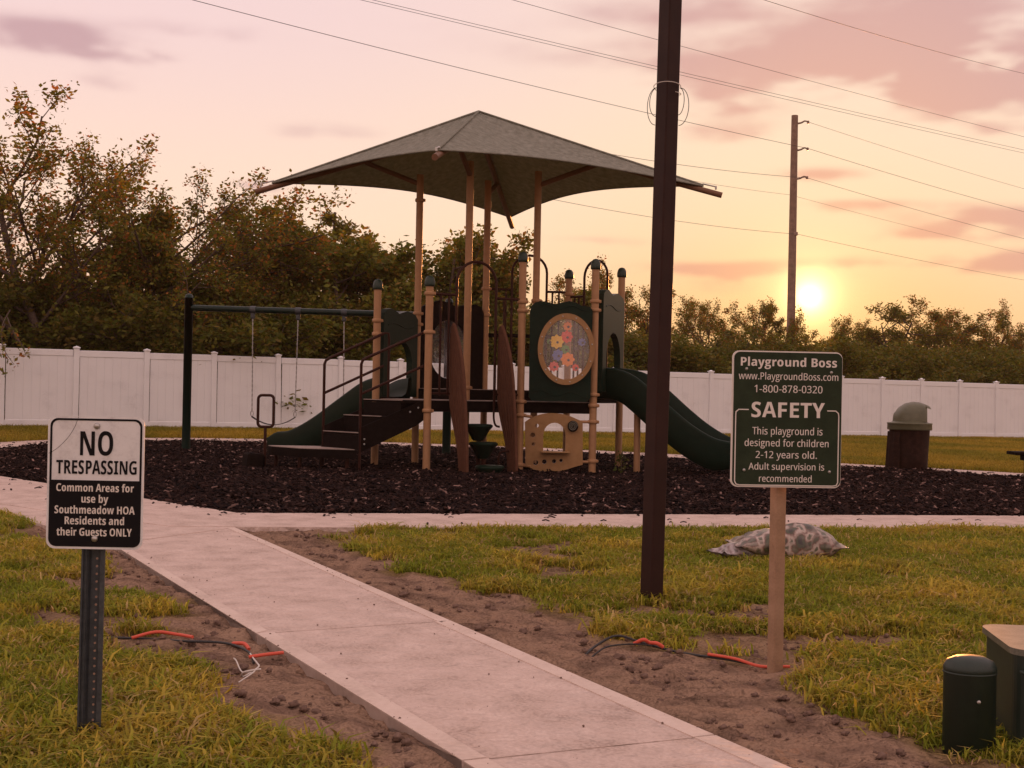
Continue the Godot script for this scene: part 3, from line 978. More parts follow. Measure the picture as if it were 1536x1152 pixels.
	part(big, "drooping_leaves", leaf_mesh(twig), M.leaf)
	for a in [[16.0, -57.0, 5.5, 0.9], [17.6, -59.0, 5.6, 1.1], [21.4, -60.0, 5.3, 1.1]]:
		plant("flat_topped_tree", "flat-topped pine with layered boughs dark against the sunset", "tree", flats[rng.randi() % 2], Vector3(a[0], -0.1, a[1]), a[2], a[3], rng.randf() * TAU, "layered pines under the sunset")
	for a in [[-15.4, -33.0, 7.8], [-9.0, -37.0, 6.4], [-13.4, -35.0, 8.4], [-11.0, -36.5, 7.0], [-8.3, -33.8, 5.4], [-7.6, -38.0, 6.0], [-17.5, -36.0, 7.6], [-13.0, -38.0, 6.6]]:
		plant("open_tree", "thin-leaved rust and olive tree in the row behind the fence", "tree", opens[rng.randi() % 3], Vector3(a[0], 0.1, a[1]), a[2], 1.0 + rng.randf() * 0.2, rng.randf() * TAU, "thin-leaved trees behind the fence")
	for a in [[-11.8, -37.5, 5.6], [-6.9, -35.6, 5.4], [-5.4, -37.0, 5.5], [-4.4, -39.5, 5.6], [-3.2, -38.5, 5.5], [-1.9, -40.5, 5.8], [-0.6, -41.5, 5.0], [1.0, -43.0, 4.4], [-9.6, -36.2, 5.0], [-14.2, -36.0, 5.4], [-2.5, -44.0, 5.4], [-20.0, -35.0, 6.0]]:
		plant("leafy_tree", "dense olive green tree in the row behind the fence", "tree", fulls[rng.randi() % 3], Vector3(a[0], 0.05, a[1]), a[2] * 1.1, 1.0 + rng.randf() * 0.25, rng.randf() * TAU, "dense trees behind the fence")
	for i in 34:
		var x := 3.0 + i * 0.86 + rng.randfn() * 0.35
		var z := -46.0 - minf(i, 16.0) * 0.75 - rng.randf() * 5.0
		plant("leafy_tree", "backlit brown green tree in the wood below the sunset", "tree", (wood_trees + airys + wood_trees)[rng.randi() % 8], Vector3(x, -0.1, z), (4.2 + pow(rng.randf(), 1.5) * 1.9) * (0.92 if absf(x / -z - 0.228) < 0.025 else 1.05), 0.9 + rng.randf() * 0.35, rng.randf() * TAU, "backlit trees below the sunset")
	# undergrowth right behind the fence
	for i in 30:
		var s := -6.0 + i * 1.42
		var x := -11.69 + 0.902 * s + rng.randfn() * 0.3
		var off := (3.5 if s < 13.0 else 4.3) + rng.randf() * 1.6
		var z := -29.74 - 0.432 * s - off
		plant("shrub", "dense dark shrub in the thicket just behind the fence", "shrub", bushes[rng.randi() % 3], Vector3(x, 0.05 - 0.008 * x, z), (3.4 if s < 13.0 else 2.8) + rng.randf() * 0.9, 1.15 + rng.randf() * 0.3, rng.randf() * TAU, "shrubs behind the fence")
	for i in 18:
		var s := 9.0 + i * 1.7
		var x := -11.69 + 0.902 * s + 2.0 + rng.randfn() * 0.4
		var z := -29.74 - 0.432 * s - 7.0 - rng.randf() * 3.0
		plant("shrub", "dense dark shrub deeper in the thicket behind the fence", "shrub", bushes[rng.randi() % 3], Vector3(x, -0.1, z), 3.0 + rng.randf() * 1.0, 1.2 + rng.randf() * 0.3, rng.randf() * TAU, "shrubs deeper behind the fence")

# ------------------------------------------------------------------ play structure
const POSTS := {
	"a": [-2.02, 19.3, 2.81, [2.19, 1.99]], "b": [-1.197, 18.5, 2.81, [2.55, 2.0, 0.88]], "c": [0.129, 19.15, 3.245, [2.5, 2.37, 1.03, 0.83, 0.10]],
	"d": [1.205, 19.2, 3.163, [2.53, 2.4, 1.15, 0.99, 0.75, 0.17]], "e": [0.912, 21.5, 3.213, [2.8, 1.3]], "f": [1.708, 20.6, 3.176, [2.5, 1.3]]}
const TALL := {"g": [-1.502, 20.4, 4.55, [2.37, 2.2, 4.15]], "h": [-0.686, 19.5, 4.62, [1.22]], "i": [-0.454, 21.3, 4.62, [2.85, 2.42]], "j": [0.35, 20.3, 4.62, [2.6]]}

func collar(root: Node3D, x: float, y: float, d: float, r := 0.055) -> void:
	var st := S()
	lathe(st, Vector3(x, y, -d), [[r - 0.005, -0.03], [r + 0.014, -0.026], [r + 0.02, -0.012], [r + 0.02, 0.012], [r + 0.014, 0.026], [r - 0.005, 0.03]], 16)
	# bolt lug
	box_at(st, Vector3(x + r + 0.022, y, -d + 0.01), Vector3(0.03, 0.045, 0.03), 0.0, 0.008)
	part(root, "clamp", done(st), M.tan_steel)

func rail(root: Node3D, called: String, pts: Array, r: float, m: Material, smooth := 0) -> MeshInstance3D:
	var st := S()
	tube(st, curve(pts, smooth) if smooth > 0 else PackedVector3Array(pts), r, r, 10)
	return part(root, called, done(st), m)

# hooped grab rail: two uprights joined by a half round
func hoop(root: Node3D, a: Vector3, b: Vector3, foot: float, top: float, r: float, m: Material) -> void:
	var pts: Array = [Vector3(a.x, foot, a.z)]
	var c := (a + b) / 2.0
	var hw := (b - a) / 2.0
	var spring := top - Vector2(hw.x, hw.z).length()
	for k in 13:
		var t := PI * k / 12.0
		var p := c - hw * cos(t)
		p.y = spring + sin(t) * (top - spring)
		pts.append(p)
	pts.append(Vector3(b.x, foot, b.z))
	rail(root, "hoop_rail", pts, r, m)

func slide(root: Node3D, called: String, start: Vector3, dirv: Vector3, prof: Array, w: float, wall: float, drop: float) -> void:
	var pts: Array = []
	for p in prof: pts.append(start + dirv * p[0] + Vector3(0, p[1] - start.y, 0))
	var path := curve(pts, 5)
	var lat := dirv.cross(Vector3.UP).normalized()
	var h := w / 2.0
	var sec := [Vector2(-h - .055, wall - .04), Vector2(-h - .05, wall - .01), Vector2(-h - .025, wall), Vector2(-h, wall - .012), Vector2(-h + .02, wall * .5), Vector2(-h + .06, .05), Vector2(-h + .14, .0), Vector2(h - .14, 0.0), Vector2(h - .06, .05), Vector2(h - .02, wall * .5), Vector2(h, wall - .012), Vector2(h + .025, wall), Vector2(h + .05, wall - .01), Vector2(h + .055, wall - .04), Vector2(h + .03, .06), Vector2(h + .01, -drop), Vector2(h - .06, -drop - .02), Vector2(h - .1, -.04), Vector2(-h + .1, -.04), Vector2(-h + .06, -drop - .02), Vector2(-h - .01, -drop), Vector2(-h - .03, .06)]
	var st := S()
	st.set_smooth_group(1)
	var prev: Array = []
	for i in path.size():
		var t := (path[mini(i + 1, path.size() - 1)] - path[maxi(i - 1, 0)]).normalized()
		var up := lat.cross(t).normalized()
		if up.y < 0.0: up = -up
		var f := float(i) / (path.size() - 1)
		var endf := 1.0 - 0.35 * smoothstep(0.88, 1.0, f)
		var row: Array = []
		for s in sec:
			var q: Vector3 = path[i] + lat * s.x + up * (s.y * (endf if s.y > 0.0 else 1.0 - 0.7 * smoothstep(0.75, 0.95, f)))
			row.append(q)
		if i > 0:
			for k in sec.size():
				var k2 := (k + 1) % sec.size()
				quad(st, prev[k], row[k], row[k2], prev[k2])
		else:
			pass
		prev = row
	st.set_smooth_group(-1)
	var c: Vector3 = path[path.size() - 1]
	for k in [5, 6, 7, 8]: tri(st, prev[k], prev[k + 1], c - Vector3(0, 0.05, 0))
	part(root, called, done(st), M.green_plastic)

# moulded hood with an arched way through, standing between two posts
func hood(root: Node3D, a: Vector3, b: Vector3, y0: float, y1: float, leg: float, arch: float) -> void:
	var w := Vector2(b.x - a.x, b.z - a.z).length()
	var o := PackedVector2Array()
	o.append(Vector2(0, y0)); o.append(Vector2(0, y1 - 0.12))
	var tops := [[0.02, -.04], [.1, .02], [.22, .035], [.34, .0], [.44, -.035], [.54, -.01], [.68, .02], [.82, -.005], [.93, -.03], [1.0, -.10]]
	for t in tops: o.append(Vector2(t[0] * w, y1 + t[1]))
	o.append(Vector2(w, y0))
	o.append(Vector2(w - leg, y0))
	var yc := arch - (w / 2.0 - leg)
	for k in 13:
		var t := PI * k / 12.0
		o.append(Vector2(w / 2.0 + (w / 2.0 - leg) * cos(t), yc + (w / 2.0 - leg) * sin(t) * 1.0))
	o.append(Vector2(leg, y0))
	var st := S()
	prism(st, o, 0.10, frame(Vector3(a.x, 0, a.z), Vector3(b.x - a.x, 0, b.z - a.z)))
	var h := part(root, "slide_hood", done(st), M.green_plastic)
	st = S()
	var t0 := frame(Vector3(a.x, 0, a.z), Vector3(b.x - a.x, 0, b.z - a.z))
	for sd in [1.0, -1.0]:
		for l in [y1 - 0.22]:
			var pts: Array = []
			for k in 9: pts.append(t0 * Vector3(w * (0.12 + 0.76 * k / 8.0), l + 0.03 * sin(k * 0.8), 0.052 * sd))
			tube(st, curve(pts, 3), 0.008, 0.008, 6)
	part(h, "moulded_rib", done(st), M.green_plastic)

func make_play_structure() -> void:
	var root := thing("play_structure", "brown and green play structure with slides, stairs and peaked shade canopy on mulch", "playground", Vector3(-0.4, 0, -19.8))
	for set_ in [POSTS, TALL]:
		for k in set_:
			var a: Array = set_[k]
			var st := S()
			bar(st, Vector3(a[0], -0.1, -a[1]), Vector3(a[0], a[2] - (0.1 if set_ == POSTS else 0.0), -a[1]), 0.055, 18)
			var p := part(root, "post", done(st), M.tan_steel)
			if set_ == POSTS:
				st = S()
				lathe(st, Vector3(a[0], a[2] - 0.16, -a[1]), [[0.055, 0.0], [0.072, 0.002], [0.076, 0.03], [0.074, 0.075], [0.062, 0.12], [0.04, 0.148], [0.0, 0.16]], 18)
				part(p, "cap", done(st), M.green_cap)
			for y in a[3]: collar(root, a[0], y, a[1])
	# decks: the front one, and one a step higher between the tall posts
	var deck1 := PackedVector2Array([Vector2(-1.20, -18.55), Vector2(0.13, -19.2), Vector2(1.2, -19.25), Vector2(1.2, -19.6), Vector2(0.3, -19.95), Vector2(-0.7, -19.75), Vector2(-1.45, -20.2), Vector2(-1.98, -19.35)])
	var deck2 := PackedVector2Array([Vector2(-0.72, -19.55), Vector2(0.3, -20.2), Vector2(1.2, -19.72), Vector2(1.68, -20.6), Vector2(0.9, -21.45), Vector2(-0.46, -21.3), Vector2(-1.5, -20.4)])
	for dd in [[deck1, 1.03, 0.16], [deck2, 1.195, 0.17]]:
		var st := S()
		prism(st, dd[0], dd[2], Transform3D(Basis(Vector3.RIGHT, Vector3.BACK, Vector3.DOWN), Vector3(0, dd[1] - dd[2] / 2.0 - 0.004, 0)))
		part(root, "deck", done(st), M.deck_black)
		st = S()
		prism(st, Geometry2D.offset_polygon(dd[0], -0.012)[0], 0.012, Transform3D(Basis(Vector3.RIGHT, Vector3.BACK, Vector3.DOWN), Vector3(0, dd[1], 0)))
		part(root, "deck_surface", done(st), M.deck_top)
	# front barrier with the climber's archway
	var B := Vector3(-1.197, 0, -18.5)
	var Cc := Vector3(0.129, 0, -19.15)
	var on := func(t: float, y: float) -> Vector3:
		var p := B.lerp(Cc, t)
		return Vector3(p.x, y, p.z)
	rail(root, "rail", [on.call(0.0, 2.55), on.call(0.275, 2.55)], 0.021, M.rail_brown)
	rail(root, "rail", [on.call(0.715, 2.53), on.call(1.0, 2.53)], 0.021, M.rail_brown)
	rail(root, "rail", [on.call(0.0, 1.13), on.call(0.275, 1.13)], 0.018, M.rail_brown)
	rail(root, "rail", [on.call(0.715, 1.13), on.call(1.0, 1.13)], 0.018, M.rail_brown)
	for t in [0.12, 0.205, 0.80, 0.885]:
		rail(root, "baluster", [on.call(t, 1.1), on.call(t, 2.54)], 0.0165, M.rail_brown)
	hoop(root, on.call(0.285, 0.0), on.call(0.71, 0.0), 0.95, 3.045, 0.021, M.rail_brown)
	# climber: two curved planks and stepping pods between them
	var nrm := Vector3(-(Cc - B).z, 0, (Cc - B).x).normalized()
	if nrm.z < 0.0: nrm = -nrm
	for t in [0.245, 0.765]:
		var base: Vector3 = on.call(t, 0.0)
		var outl := PackedVector2Array()
		var front_ := [[0.03, 2.11], [0.10, 2.05], [0.27, 1.78], [0.40, 1.45], [0.47, 1.1], [0.52, 0.8], [0.56, 0.45], [0.60, 0.0], [0.60, -0.1]]
		var back_ := [[0.36, -0.1], [0.34, 0.2], [0.22, 0.52], [0.06, 0.82], [-0.03, 1.1], [-0.04, 1.6], [-0.02, 2.08]]
		var fp: Array = []
		for q in front_: fp.append(Vector3(q[0], q[1], 0))
		for q in curve(fp, 4): outl.append(Vector2(q.x, q.y))
		fp = []
		for q in back_: fp.append(Vector3(q[0], q[1], 0))
		for q in curve(fp, 4): outl.append(Vector2(q.x, q.y))
		var tf := frame(base, nrm)
		var st := S()
		prism(st, outl, 0.045, tf)
		var plank := part(root, "climber_plank", done(st), M.wave_plank)
		# raised flutes running down the plank
		for k in 5:
			st = S()
			var pts: Array = []
			for y in [2.0, 1.75, 1.45, 1.1, 0.8, 0.5, 0.2, 0.0]:
				var lo := _edge(back_, y)
				var hi := _edge(front_, y)
				pts.append(tf * Vector3(lerpf(lo, hi, 0.12 + 0.19 * k), y, 0.022))
			tube(st, curve(pts, 3), 0.010, 0.010, 6)
			part(plank, "flute", done(st), M.wave_plank)
		st = S()
		var ep: Array = []
		for q in front_: ep.append(tf * Vector3(q[0] + 0.012, q[1] + 0.01, 0))
		tube(st, curve(ep, 5), 0.027, 0.027, 8)
		part(plank, "edge_roll", done(st), M.wave_plank)
	var pod_at := [[0.50, 0.14, 0.70], [0.50, 0.32, 0.45], [0.50, 0.55, 0.13]]
	for p in pod_at:
		var c: Vector3 = on.call(p[0], 0.0) + nrm * p[1]
		var st := S()
		lathe(st, Vector3(c.x, p[2], c.z), [[0.0, 0.0], [0.18, 0.0], [0.205, -0.012], [0.21, -0.035], [0.195, -0.055], [0.16, -0.09], [0.09, -0.22], [0.07, -0.24], [0.0, -0.24]], 6 if p[2] > 0.3 else 14)
		part(root, "stepping_pod", done(st), M.green_plastic)
	for p in [[0.50, 0.16, 0.5], [0.5, 0.34, 0.24]]:
		var c: Vector3 = on.call(p[0], 0.0) + nrm * p[1]
		rail(root, "pod_stem", [Vector3(c.x, -0.1, c.z), Vector3(c.x, p[2] + 0.02, c.z)], 0.035, M.rail_brown)
	# climbing loops beside the planks
	var l0: Vector3 = on.call(0.70, 0.98) + nrm * 0.03
	rail(root, "grab_loop", [l0, l0 + Vector3(0.0, -0.2, 0.02), l0 + Vector3(0.03, -0.3, 0.03), l0 + Vector3(0.09, -0.32, 0.03)], 0.016, M.rail_brown, 4)
	var l1: Vector3 = on.call(0.66, 0.0) + nrm * 0.34
	rail(root, "grab_loop", [l1 + Vector3(0, -0.1, 0), l1 + Vector3(0, 0.22, 0), l1 + Vector3(0.03, 0.30, 0), l1 + Vector3(0.10, 0.32, 0), l1 + Vector3(0.2, 0.32, 0)], 0.016, M.rail_brown, 4)
	# rear barriers
	var I := Vector3(-0.454, 0, -21.3)
	var E := Vector3(0.912, 0, -21.5)
	var F := Vector3(1.708, 0, -20.6)
	var seg := func(a: Vector3, b: Vector3, t: float, y: float) -> Vector3:
		var p := a.lerp(b, t)
		return Vector3(p.x, y, p.z)
	rail(root, "rail", [seg.call(I, E, 0.0, 2.85), seg.call(I, E, 0.31, 2.85)], 0.020, M.rail_brown)
	rail(root, "rail", [seg.call(I, E, 0.73, 2.83), seg.call(I, E, 1.0, 2.83)], 0.020, M.rail_brown)
	rail(root, "rail", [seg.call(E, F, 0.0, 2.75), seg.call(E, F, 0.3, 2.75)], 0.020, M.rail_brown)
	for t in [0.24, 0.80, 0.88]:
		rail(root, "baluster", [seg.call(I, E, t, 1.25), seg.call(I, E, t, 2.84)], 0.0165, M.rail_brown)
	for t in [0.12, 0.2]:
		rail(root, "baluster", [seg.call(E, F, t, 1.25), seg.call(E, F, t, 2.75)], 0.0165, M.rail_brown)
	hoop(root, seg.call(I, E, 0.31, 0.0), seg.call(I, E, 0.73, 0.0), 1.19, 3.42, 0.021, M.rail_brown)
	hoop(root, seg.call(E, F, 0.30, 0.0), seg.call(E, F, 0.74, 0.0), 1.19, 3.32, 0.021, M.rail_brown)
	var st0 := S()
	box(st0, frame(seg.call(I, E, 0.48, 2.09), E - I), Vector3(1.38, 0.06, 0.05), 0.01)
	part(root, "crossbar", done(st0), M.deck_black)
	# bubble panel
	var bp0 := Vector3(-1.47, 0, -20.55)
	var bp1 := Vector3(-0.50, 0, -21.25)
	var bw := Vector2(bp1.x - bp0.x, bp1.z - bp0.z).length()
	var bt := frame(bp0, bp1 - bp0)
	var bo := PackedVector2Array([Vector2(0, 1.2), Vector2(0, 2.42), Vector2(.04 * bw, 2.5), Vector2(.16 * bw, 2.57), Vector2(.3 * bw, 2.61), Vector2(.44 * bw, 2.57), Vector2(.55 * bw, 2.52), Vector2(.7 * bw, 2.56), Vector2(.86 * bw, 2.58), Vector2(.96 * bw, 2.54), Vector2(bw, 2.44), Vector2(bw, 1.2)])
	st0 = S()
	var hole := ellipse(Vector2(bw * 0.44, 1.83), 0.36, 0.47, 36)
	prism(st0, bo, 0.06, bt, hole)
	var bpn := part(root, "bubble_panel", done(st0), M.deck_black)
	st0 = S()
	st0.set_smooth_group(1)
	for i in 8:
		for k in 28:
			var P := func(a: int, b: int) -> Vector3:
				var ph := PI / 2.0 * a / 8.0
				var th := TAU * b / 28.0
				return bt * Vector3(bw * 0.44 + 0.36 * cos(ph) * cos(th), 1.83 + 0.47 * cos(ph) * sin(th), -0.30 * sin(ph))
			if i < 7: quad(st0, P.call(i, k), P.call(i, k + 1), P.call(i + 1, k + 1), P.call(i + 1, k))
			else: tri(st0, P.call(i, k), P.call(i, k + 1), P.call(8, 0))
	part(bpn, "bubble_window", done(st0), M.bubble)
	# slides and their hoods
	hood(root, Vector3(-1.97, 0, -19.42), Vector3(-1.53, 0, -20.30), 1.06, 2.36, 0.16, 1.92)
	hood(root, Vector3(1.29, 0, -19.30), Vector3(1.70, 0, -20.48), 1.2, 2.70, 0.2, 2.1)
	slide(root, "slide", Vector3(1.36, 1.27, -19.93), Vector3(0.86, 0, 0.51), [[0.0, 1.25], [0.45, 1.20], [0.75, 1.02], [1.15, 0.70], [1.5, 0.45], [1.85, 0.27], [2.15, 0.20], [2.5, 0.19]], 0.56, 0.33, 0.13)
	slide(root, "slide", Vector3(-1.78, 1.1, -19.9), Vector3(-0.667, 0, -0.745), [[0.0, 1.06], [0.25, 1.03], [0.5, 0.95], [1.0, 0.73], [1.75, 0.40], [2.4, 0.18], [2.8, 0.13], [3.2, 0.12]], 0.52, 0.30, 0.16)
	st0 = S()
	bar(st0, Vector3(1.90, -0.1, -19.55), Vector3(1.90, 0.92, -19.62), 0.05, 14)
	part(root, "slide_leg", done(st0), M.tan_steel)
	st0 = S()
	bar(st0, Vector3(-3.2, -0.1, -21.45), Vector3(-3.2, 0.42, -21.45), 0.04, 12)
	part(root, "slide_leg", done(st0), M.rail_brown)
	# gear window panel
	var pt := Transform3D(Basis.IDENTITY, Vector3(0, 0, -19.1))
	var po := PackedVector2Array([Vector2(.30, 1.045), Vector2(.25, 1.10), Vector2(.245, 2.36), Vector2(.26, 2.43), Vector2(.31, 2.485), Vector2(.40, 2.515), Vector2(.5, 2.50), Vector2(.58, 2.475), Vector2(.64, 2.475), Vector2(.72, 2.50), Vector2(.82, 2.52), Vector2(.92, 2.50), Vector2(1.0, 2.455), Vector2(1.07, 2.45), Vector2(1.13, 2.44), Vector2(1.165, 2.38), Vector2(1.155, 1.10), Vector2(1.10, 1.045)])
	st0 = S()
	prism(st0, po, 0.06, pt, ellipse(Vector2(.785, 1.812), 0.36, 0.46, 40))
	var gp := part(root, "gear_window_panel", done(st0), M.green_plastic)
	for l in [[2.44, 0.03, 0.38, 1.08], [1.17, 0.035, 0.30, 1.12]]:
		st0 = S()
		var pts: Array = []
		for k in 13: pts.append(Vector3(lerpf(l[2], l[3], k / 12.0), l[0] + sin(k * 0.95) * l[1] - 0.03 * (k / 12.0), -19.07))
		tube(st0, curve(pts, 3), 0.008, 0.008, 6)
		part(gp, "moulded_rib", done(st0), M.green_plastic)
	st0 = S()
	prism(st0, ellipse(Vector2(.785, 1.812), 0.418, 0.525, 48), 0.06, Transform3D(Basis.IDENTITY, Vector3(0, 0, -19.045)), ellipse(Vector2(.785, 1.812), 0.345, 0.445, 48))
	var ringp := part(gp, "window_ring", done(st0), M.tan_plastic)
	for k in 12:
		st0 = S()
		var a := TAU * (k + 0.3) / 12
		lathe(st0, Vector3.ZERO, [[0.012, 0.0], [0.010, 0.006], [0.0, 0.008]], 8)
		var bo2 := part(gp, "bolt", done(st0), M.bolt)
		bo2.transform = Transform3D(Basis(Vector3.RIGHT, PI / 2), Vector3(.785 + cos(a) * 0.382, 1.812 + sin(a) * 0.485, -19.0145))
	st0 = S()
	prism(st0, ellipse(Vector2(.785, 1.812), 0.355, 0.455, 40), 0.006, Transform3D(Basis.IDENTITY, Vector3(0, 0, -19.085)))
	part(gp, "window_pane", done(st0), M.pane)
	for f in [[851, 489, .060, "petal_orange"], [850, 505, .085, "petal_red"], [835, 512.6, .095, "petal_yellow"], [848.6, 523.7, .06, "petal_green"], [873, 512.6, .055, "petal_blue"], [837.5, 533, .08, "petal_blue"], [852, 539, .095, "petal_orange"], [831.6, 550, .07, "petal_pink"], [864, 551, .05, "petal_red"], [824, 512.6, .035, "petal_green"], [865, 522.7, .03, "petal_dark"], [882, 526, .035, "petal_dark"]]:
		var c := Vector2(.791 + (f[0] - 850.0) * .00977, 1.81 - (f[1] - 524.0) * .00977)
		var o := PackedVector2Array()
		for k in 48:
			var a := TAU * k / 48.0
			o.append(c + Vector2(cos(a), sin(a)) * f[2] * (0.93 + 0.10 * cos(a * 8.0)) * 1.08)
		st0 = S()
		prism(st0, o, 0.02, Transform3D(Basis.IDENTITY, Vector3(0, 0, -19.115 + 0.002 * f[2] * 100.0 * 0.3)))
		var fl := part(gp, "flower_gear", done(st0), M[f[3]])
		st0 = S()
		prism(st0, ellipse(c + Vector2(0.012, -0.01), 0.02, 0.018, 14), 0.03, Transform3D(Basis.IDENTITY, Vector3(0, 0, -19.105)))
		part(gp, "gear_hub", done(st0), M.petal_dark)
	# low play panel with a shop window
	var lo := PackedVector2Array()
	for q in curve([Vector3(.20, .73, 0), Vector3(.30, .80, 0), Vector3(.46, .855, 0), Vector3(.62, .87, 0), Vector3(.80, .85, 0), Vector3(.95, .795, 0), Vector3(1.05, .75, 0)], 4): lo.append(Vector2(q.x, q.y))
	for q in curve([Vector3(1.06, .12, 0), Vector3(.95, .09, 0), Vector3(.80, .04, 0), Vector3(.62, .005, 0), Vector3(.45, .01, 0), Vector3(.32, .045, 0), Vector3(.22, .10, 0)], 4): lo.append(Vector2(q.x, q.y))
	var csg := CSGPolygon3D.new()
	csg.name = "shop_panel"
	csg.polygon = lo
	csg.depth = 0.045
	csg.material = M.tan_plastic
	root.add_child(csg)
	csg.position = Vector3(0, 0, -19.09) - root.position
	var win := CSGPolygon3D.new()
	win.name = "cut"
	var wo := PackedVector2Array([Vector2(.475, .31), Vector2(.80, .31)])
	for k in 13:
		var a := PI * k / 12.0
		wo.append(Vector2(.6375 + cos(a) * .1625, .55 + sin(a) * .18))
	win.polygon = wo
	win.depth = 0.2
	win.operation = CSGShape3D.OPERATION_SUBTRACTION
	csg.add_child(win)
	win.position = Vector3(0, 0, 0.1)
	for q in [[806, 640, .027], [800, 654, .036], [801, 667.6, .026], [805, 695.5, .038], [818, 694, .034], [832.5, 693, .03], [843, 691.6, .024]]:
		var cy := CSGCylinder3D.new()
		cy.name = "cut"
		cy.radius = q[2]; cy.height = 0.2; cy.sides = 14
		cy.operation = CSGShape3D.OPERATION_SUBTRACTION
		csg.add_child(cy, true)
		cy.rotation.x = PI / 2
		cy.position = Vector3(.614 + (q[0] - 830.0) * .00977, .868 - (q[1] - 620.0) * .00977 + 0.01, 0.0)
	st0 = S()
	box_at(st0, Vector3(.655, .30, -19.03), Vector3(.42, .022, .17), 0.0, 0.008)
	part(root, "shop_shelf", done(st0), M.tan_plastic)
	st0 = S()
	prism(st0, ellipse(Vector2(.905, .685), .078, .082, 26), 0.04, Transform3D(Basis.IDENTITY, Vector3(0, 0, -19.05)))
	var dial := part(root, "spiral_dial", done(st0), M.deck_black)
	st0 = S()
	var sp: Array = []
	for k in 40:
		var a := k * 0.42
		sp.append(Vector3(.905 + cos(a) * (.068 - k * .0015), .685 + sin(a) * (.071 - k * .0015), -19.028))
	tube(st0, curve(sp, 2), 0.007, 0.007, 6)
	part(dial, "spiral", done(st0), M.utility_lid)
	for y in [0.75, 0.16]:
		st0 = S()
		bar(st0, Vector3(1.0, y, -19.12), Vector3(1.205, y, -19.2), 0.022, 10)
		part(root, "panel_arm", done(st0), M.tan_steel)
	for y in [0.83, 0.10]:
		st0 = S()
		bar(st0, Vector3(0.129, y, -19.14), Vector3(0.30, y - 0.02, -19.1), 0.022, 10)
		part(root, "panel_arm", done(st0), M.tan_steel)
	# transfer platform, stairs and their hand rails
	st0 = S()
	var plat := PackedVector2Array([Vector2(-3.56, -19.0), Vector2(-3.45, -18.75), Vector2(-2.96, -18.3), Vector2(-2.15, -18.15), Vector2(-2.72, -18.95), Vector2(-2.80, -19.05)])
	prism(st0, plat, 0.12, Transform3D(Basis(Vector3.RIGHT, Vector3.BACK, Vector3.DOWN), Vector3(0, 0.256, 0)))
	part(root, "transfer_platform", done(st0), M.deck_black)
	st0 = S()
	prism(st0, Geometry2D.offset_polygon(plat, -0.015)[0], 0.012, Transform3D(Basis(Vector3.RIGHT, Vector3.BACK, Vector3.DOWN), Vector3(0, 0.320, 0)))
	part(root, "platform_surface", done(st0), M.deck_top)
	for q in [[-3.0, -18.5], [-2.3, -18.3], [-2.75, -18.95], [-3.4, -18.85]]:
		st0 = S()
		bar(st0, Vector3(q[0], -0.1, q[1]), Vector3(q[0], 0.2, q[1]), 0.03, 10)
		part(root, "platform_leg", done(st0), M.rail_brown)
	rail(root, "hand_loop", [Vector3(-3.545, -0.1, -18.75), Vector3(-3.545, 0.6, -18.75)], 0.022, M.rail_brown)
	var hl: Array = []
	for q in rounded(-3.655, 0.60, -3.43, 1.055, 0.055, 4): hl.append(Vector3(q.x, q.y, -18.75))
	hl.append(hl[0])
	rail(root, "hand_loop", hl, 0.021, M.rail_brown)
	st0 = S()
	box(st0, Transform3D(Basis(Vector3.UP, 0.5) * Basis(Vector3.FORWARD, 0.12), Vector3(-3.70, 0.09, -18.7)), Vector3(0.26, 0.26, 0.3), 0.03)
	part(root, "ground_step", done(st0), M.deck_black)
	var n0 := Vector3(-2.115, 0, -18.2)
	var n1 := Vector3(-1.26, 0, -18.55)
	var f0 := Vector3(-2.72, 0, -18.82)
	var f1 := Vector3(-1.90, 0, -19.2)
	for e in [[n0, n1], [f0, f1]]:
		var L := Vector2(e[1].x - e[0].x, e[1].z - e[0].z).length()
		st0 = S()
		prism(st0, PackedVector2Array([Vector2(-.02, .27), Vector2(-.02, .62), Vector2(L, 1.03), Vector2(L, .74), Vector2(L * .88, .66)]), 0.03, frame(e[0], e[1] - e[0]))
		var sg := part(root, "stair_stringer", done(st0), M.deck_black)
		var sf := frame(e[0], e[1] - e[0])
		for q in [[0.06, 0.40], [0.06, 0.47], [L - 0.08, 0.92], [L - 0.2, 0.86]]:
			st0 = S()
			lathe(st0, Vector3.ZERO, [[0.014, 0.0], [0.013, 0.006], [0.006, 0.011], [0.0, 0.012]], 10)
			var bl := part(sg, "bolt", done(st0), M.bolt)
			bl.transform = Transform3D(sf.basis * Basis(Vector3.RIGHT, PI / 2), sf * Vector3(q[0], q[1], 0.0155)) if sf.basis.z.z > 0.0 else Transform3D(sf.basis * Basis(Vector3.RIGHT, -PI / 2), sf * Vector3(q[0], q[1], -0.0155))
	for k in 3:
		var a := float(k) / 3.0
		var h: float = [0.555, 0.79, 1.02][k]
		var x0 := n0.lerp(n1, a)
		var x1 := n0.lerp(n1, a + 0.34)
		var y0 := f0.lerp(f1, a)
		var y1 := f0.lerp(f1, a + 0.34)
		st0 = S()
		prism(st0, PackedVector2Array([Vector2(x0.x, x0.z), Vector2(x1.x, x1.z), Vector2(y1.x, y1.z), Vector2(y0.x, y0.z)]), 0.03, Transform3D(Basis(Vector3.RIGHT, Vector3.BACK, Vector3.DOWN), Vector3(0, h - 0.015, 0)))
		var tr := part(root, "stair_tread", done(st0), M.deck_black)
		st0 = S()
		box(st0, frame((x0 + y0) / 2.0 + Vector3(0, h + 0.002, 0), y0 - x0), Vector3((y0 - x0).length() - 0.03, 0.012, 0.035), 0.003)
		part(tr, "nosing", done(st0), M.deck_top)
		st0 = S()
